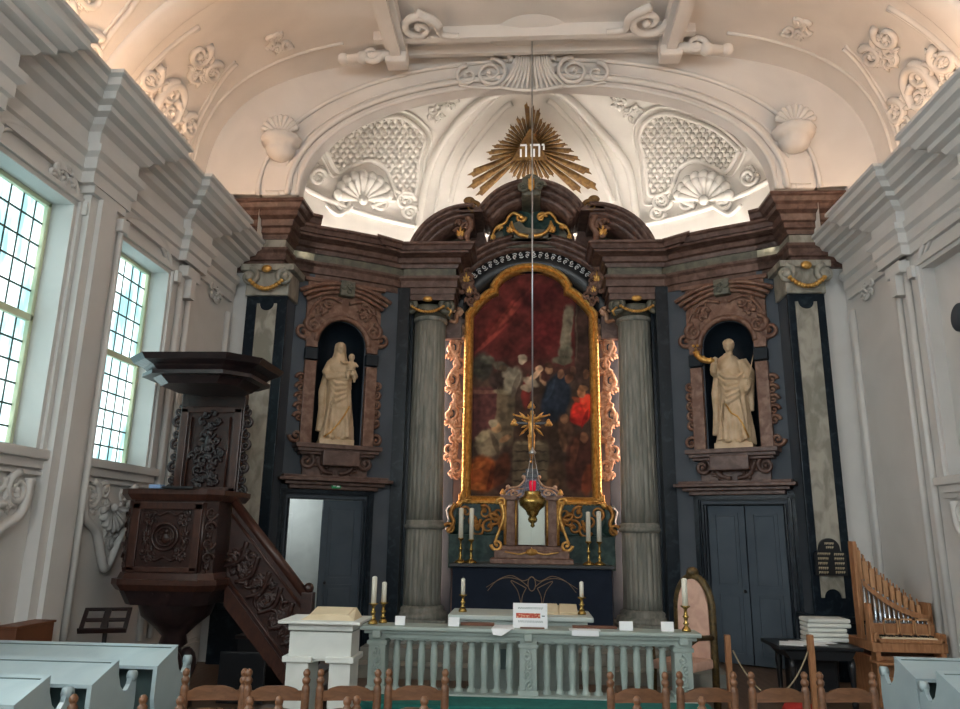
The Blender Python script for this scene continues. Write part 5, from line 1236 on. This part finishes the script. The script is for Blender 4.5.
# chest below the stairs
ch=thing('low_chest','dark low chest standing under the pulpit stairs','chest',(-3.0,9.1,0))
b=MB(); b.bbox(-3.45,-2.62,8.95,9.4,0,.5,.01); b.build('body',M_black2,ch)
b=MB(); b.bbox(-3.48,-2.59,8.92,9.43,.5,.54,.01); b.build('lid',M_walnutblack,ch)
# music stand
ms=thing('music_stand','black folding music stand with a pierced desk before the left wall','music stand',(-3.98,7.2,0))
b=MB(); M=Matrix.Translation((-4.1,7.2,.88))@Matrix.Rotation(.35,4,'Z')@Matrix.Rotation(-.85,4,'X')
for q in ((-.21,.21,.12,.15),(-.21,.21,-.15,-.11),(-.21,-.17,-.15,.15),(.17,.21,-.15,.15),(-.03,.03,-.15,.15),(-.21,.21,-.015,.02)): b.bbox(q[0],q[1],-.01,.01,q[2],q[3],.004,M)
b.bbox(-.21,.21,-.06,.0,-.16,-.145,.004,M); b.build('desk',M_walnutblack,ms)
b=MB(); b.tube([(-4.1,7.22,.1),(-4.1,7.22,.88)],.022,8); b.build('stem',M_black2,ms)
for i in range(3):
    b=MB(); a=2*PI*i/3; b.tube([(-4.1,7.22,.2),(-4.1+.22*cos(a),7.22+.22*sin(a),.015)],.013,6); b.build('leg',M_black2,ms)
bx=thing('wooden_cabinet','plain brown wooden cabinet against the left wall behind the pews','cabinet',(-4.2,6.2,0))
b=MB(); b.bbox(-4.28,-4.1,5.92,6.4,0,.95,.008); b.build('body',M_boxwood,bx); b=MB(); b.bbox(-4.29,-4.09,5.91,6.41,.95,.97,.005); b.build('top',M_boxwood,bx)
# ------------------------------------------------------------ right side: organ etc.
OX,OY=3.57,8.75
og=thing('positive_organ','small oak positive organ with pipes descending to the right by the right wall','organ',(3.9,9.0,0))
b=MB(); b.bbox(OX,OX+.86,OY+.12,OY+.6,.0,.5,.01); b.bbox(OX-.02,OX+.88,OY-.02,OY+.62,.56,.66,.01); b.build('case',M_organ,og)
b=MB(); b.bbox(OX+.02,OX+.84,OY-.04,OY+.2,.66,.70,.006); 
b.bbox(OX,OX+.06,OY-.04,OY+.1,.66,.76,.006); b.bbox(OX+.8,OX+.86,OY-.04,OY+.1,.66,.76,.006); b.bbox(OX+.02,OX+.84,OY+.14,OY+.2,.66,.84,.006); b.build('key_desk',M_organ,og)
b=MB(); b.box(OX+.1,OX+.76,OY-.03,OY+.1,.70,.715); kb=b.build('keyboard',M_cream,og)
b=MB(); 
for i in range(22):
    if i%7 not in (2,6): b.box(OX+.125+i*.029,OX+.138+i*.029,OY+.02,OY+.1,.715,.73)
b.build('sharps',M_black2,kb)
for x in (OX+.02,OX+.80):
    b=MB(); b.prism([(x-.0,.56),(x+.06,.56),(x+.06,.1),(x+.08,0),(x-.02,0),(x,.1)],lambda u,v,h:(u,OY+h,v),0,.12); b.bbox(x-.01,x+.07,OY-.02,OY+.14,.0,.06,.006); b.build('leg',M_organ,og)
b=MB(); b.bbox(OX+.05,OX+.83,OY-.0,OY+.06,.24,.3,.006); b.bbox(OX-.04,OX+.84,OY-.12,OY+.1,.44,.465,.006); b.build('cross_bar',M_organ,og)
zp=lambda u:1.62-(1.62-.98)*u**.72
b=MB(); b.bbox(OX-.0,OX+.05,OY+.28,OY+.4,.66,1.72,.006); b.build('tower_post',M_organ,og); b=MB(); b.bbox(OX-.02,OX+.03,OY+.0,OY+.1,.66,1.06,.006); b.bbox(OX+.82,OX+.87,OY+.2,OY+.4,.0,1.06,.01); b.build('side_board',M_organ,og)
for i in range(11):
    u=i/10; x=OX+.07+.77*u; h=zp(u); b=MB(); w=.033-.010*u; b.bbox(x-w,x+w,OY+.3,OY+.36,.84+.12*(1-u),h,.004); b.box(x-.006,x+.006,OY+.32,OY+.335,h,h+.07); b.build('wooden_pipe',M_organ2,og)
for i in range(11):
    u=i/10; x=OX+.11+.72*u; h=zp(u)+.03; b=MB(); w=.026-.008*u; b.bbox(x-w,x+w,OY+.4,OY+.46,.84,h,.004); b.box(x-.006,x+.006,OY+.42,OY+.435,h,h+.05); b.build('wooden_pipe',M_organ,og)
for i in range(14):
    u=i/13; x=OX+.07+.74*u; h=lerp(1.30,.90,u**.8); b=MB(); r_=.019-.008*u; b.lathe([(.005,.72),(r_,.80),(r_,h),(r_*.9,h)],(x,OY+.24,0),12); b.build('metal_pipe',M_tin,og)
b=MB(); n=24
pol=[(OX+.05+.80*i/n,lerp(1.24,.86,(i/n)**.8)-.05*sin(PI*i/n)) for i in range(n+1)]; pol=pol+[(x,z+.06+.0*z) for x,z in reversed(pol)]
b.prism(pol,lambda u,v,h:(u,OY+.2+h,v),0,.02); b.build('pipe_rail',M_organ,og)
b=MB()
for x0_ in (0,.19,.38):
    X=OX+.2+x0_
    for q0,q1,z0,z1 in ((X,X+.18,.72,.74),(X,X+.18,.88,.9),(X,X+.015,.72,.9),(X+.165,X+.18,.72,.9)): b.box(q0,q1,OY+.10,OY+.12,z0,z1)
b.build('music_desk',M_organ2,og)
og.location.x+=.08; og.scale=(.88,1,1)
# black table with papers
bt=thing('black_table','low black table with white papers on top left of the organ','table',(2.95,8.9,0))
b=MB(); b.bbox(2.62,3.5,8.55,9.2,.58,.62,.008); b.prism([(2.68,.58),(3.44,.58),(3.38,.48),(2.76,.48)],lambda u,v,h:(u,8.6+h,v),0,.55); b.build('top',M_black2,bt)
for x,y in ((2.78,8.65),(3.4,8.65),(2.78,9.1),(3.4,9.1)): b=MB(); b.lathe([(.03,0),(.035,.05),(.025,.1),(.03,.3),(.04,.4),(.03,.5)],(x,y,0),12); b.build('leg',M_black2,bt)
b=MB(); b.bbox(2.84,3.34,8.95,9.1,.1,.48,.01); b.build('shelf_box',M_black2,bt)
rn=random.Random(4)
for i in range(4):
    b=MB(); M=Matrix.Translation((2.82+.11*i,8.8+rn.uniform(-.08,.08),.622+.004*i))@Matrix.Rotation(rn.uniform(-.4,.4),4,'Z'); b.box(-.12,.12,-.16,.16,0,.003,M)
    tag(b.build('paper_sheet',M_paper),['white paper sheet at the left edge of the black table','white paper sheet second from the left on the black table','white paper sheet third from the left on the black table','white paper sheet lying beside the folded cloth pile on the black table'][i],'paper','loose papers on the black table')
for i in range(5):
    b=MB(); z=.62+i*.05; pol=[]
    M=Matrix.Translation((3.30,9.0,z+.012))@Matrix.Rotation(rn.uniform(-.05,.05),4,'Z')
    b.bbox(-.25,.2+rn.uniform(-.03,.03),-.14,.14,0,.046,.018,M)
    tag(b.build('folded_cloth',M_white),'white folded cloth in the pile by the organ, %s'%['bottom one','second from the bottom','middle one','second from the top','top one'][i],'cloth','folded white cloths beside the organ')
b=MB(); b.lathe([(.16,0),(.17,.05),(.14,.1),(.05,.12)],(2.7,8.3,0),20); tag(b.build('red_cushion',M_redcloth),'small round red cushion on the floor below the black table','cushion')
# commandments tablet on the right pilaster
tcx=3.89; tt=thing('commandment_tablet','black arched tablet board with rows of gold writing on the right pilaster','plaque',(3.92,10.1,1.5))
yt_=10.19
b=MB(); W=.2; pol=[(-W,1.28),(W,1.28),(W,1.56),(W-.06,1.58)]+[(.13*cos(PI*i/14),1.62+.13*sin(PI*i/14)) for i in range(15)]+[(-W+.06,1.58),(-W,1.56)]
b.prism(pol,lambda u,v,h:(3.87+u,yt_+h,v),-.03,.02); b.build('board',M_black2,tt)
b=MB(); rn=random.Random(8)
def words(x0,x1,z,h):
    x=x0
    while x<x1-.01:
        w=rn.uniform(.012,.022); b.box(3.87+x,3.87+min(x+w,x1),yt_-.034,yt_-.03,z,z+h); b.box(3.87+x,3.87+x+.006,yt_-.034,yt_-.03,z-h*.8,z+h); x+=w+.008
words(-.06,.06,1.68,.017); words(-.045,.06,1.63,.017); words(-.16,.0,1.55,.017)
for z in (1.49,1.43,1.37,1.315): words(-.16,-.03,z,.018)
for z in (1.545,1.49,1.43,1.37,1.32): words(.05,.17,z,.018)
b.build('writing',M_cream,tt)
# rope barrier
def bpost(x,y,h,lab):
    t=thing('barrier_post',lab,'post',(x,y,0),'wooden rope barrier posts'); b=MB(); b.bbox(x-.028,x+.028,y-.028,y+.028,.02,h,.006); b.build('post',M_organ,t); b=MB(); b.bbox(x-.12,x+.12,y-.12,y+.12,0,.03,.008); b.build('foot',M_organ,t); return t
bpost(2.72,7.9,.82,'wooden barrier post in front of the black table')
bpost(1.98,8.15,.77,'wooden barrier post next to the gilt armchair')
b=MB(); P=[Vector((1.98,8.12,.72)).lerp(Vector((2.72,7.87,.76)),i/20)-Vector((0,0,.5*4*(i/20)*(1-i/20))) for i in range(21)]; b.tube(P[1:-1],.008,6); tag(b.build('barrier_rope',M_rope),'thin rope sagging between the two wooden barrier posts','rope')
# gilt armchair by the rail
ac=thing('gilt_armchair','high arched gilt armchair with rose upholstery beyond the right rail end','armchair',(1.72,8.35,0))
Mx=Matrix.Translation((1.60,8.45,0))@Matrix.Rotation(-.75,4,'Z')@Matrix.Scale(.72,4,(1,0,0))@Matrix.Scale(.97,4,(0,0,1))
ap=[(-.3,.45),(.3,.45),(.3,1.0)]+[(.3*cos(PI*i/16),1.0+.36*sin(PI*i/16)) for i in range(17)]+[(-.3,1.0)]
b=MB(); b.prism([(x*.86,z if z<.5 else z-.03) for x,z in ap],lambda u,v,h:Mx@Vector((u,.2+h,v)),0,.07); b.build('backrest',M_pink,ac)
b=MB(); pts=[(-.3,0),(-.3,.5),(-.3,1.0)]+[(-.3*cos(PI*i/16),1.0+.36*sin(PI*i/16)) for i in range(17)]+[(.3,.5),(.3,0)]
b.tube([Mx@Vector((x,.24,z)) for x,z in pts],.04,8); b.ball(Mx@Vector((0,.24,1.4)),(.07,.05,.06)); b.build('frame',M_tan,ac)
b=MB(); b.bbox(-.3,.3,-.3,.22,.4,.5,.03,Mx); b.build('seat',M_pink,ac)
b=MB()
for s_ in (-1,1): b.tube([Mx@Vector((s_*.3,.22,.72)),Mx@Vector((s_*.31,-.1,.74)),Mx@Vector((s_*.3,-.28,.68)),Mx@Vector((s_*.29,-.26,.4)),Mx@Vector((s_*.29,-.28,0))],.028,8)
b.build('arm_rest',M_tan,ac)
# grey round fixture on the right wall at the frame edge
b=MB(); M=Matrix.Translation((4.44,7.60,4.0))@Matrix.Rotation(PI/2,4,'Y'); b.lathe([(.15,-.04),(.15,.02),(.13,.04),(.001,.04)],(0,0,0),28,M); tag(b.build('round_wall_fixture',M_bay),'round dark grey fixture on the right wall at the frame edge','fixture')
S.render.film_transparent=False
S.view_settings.view_transform='Standard'; S.view_settings.look='None'; S.view_settings.gamma=1; S.view_settings.use_curve_mapping=False
S.view_settings.exposure=1.15
w=bpy.data.worlds.new('world'); S.world=w; w.use_nodes=True; w.node_tree.nodes['Background'].inputs[0].default_value=(.6,.75,.85,1); w.node_tree.nodes['Background'].inputs[1].default_value=.05
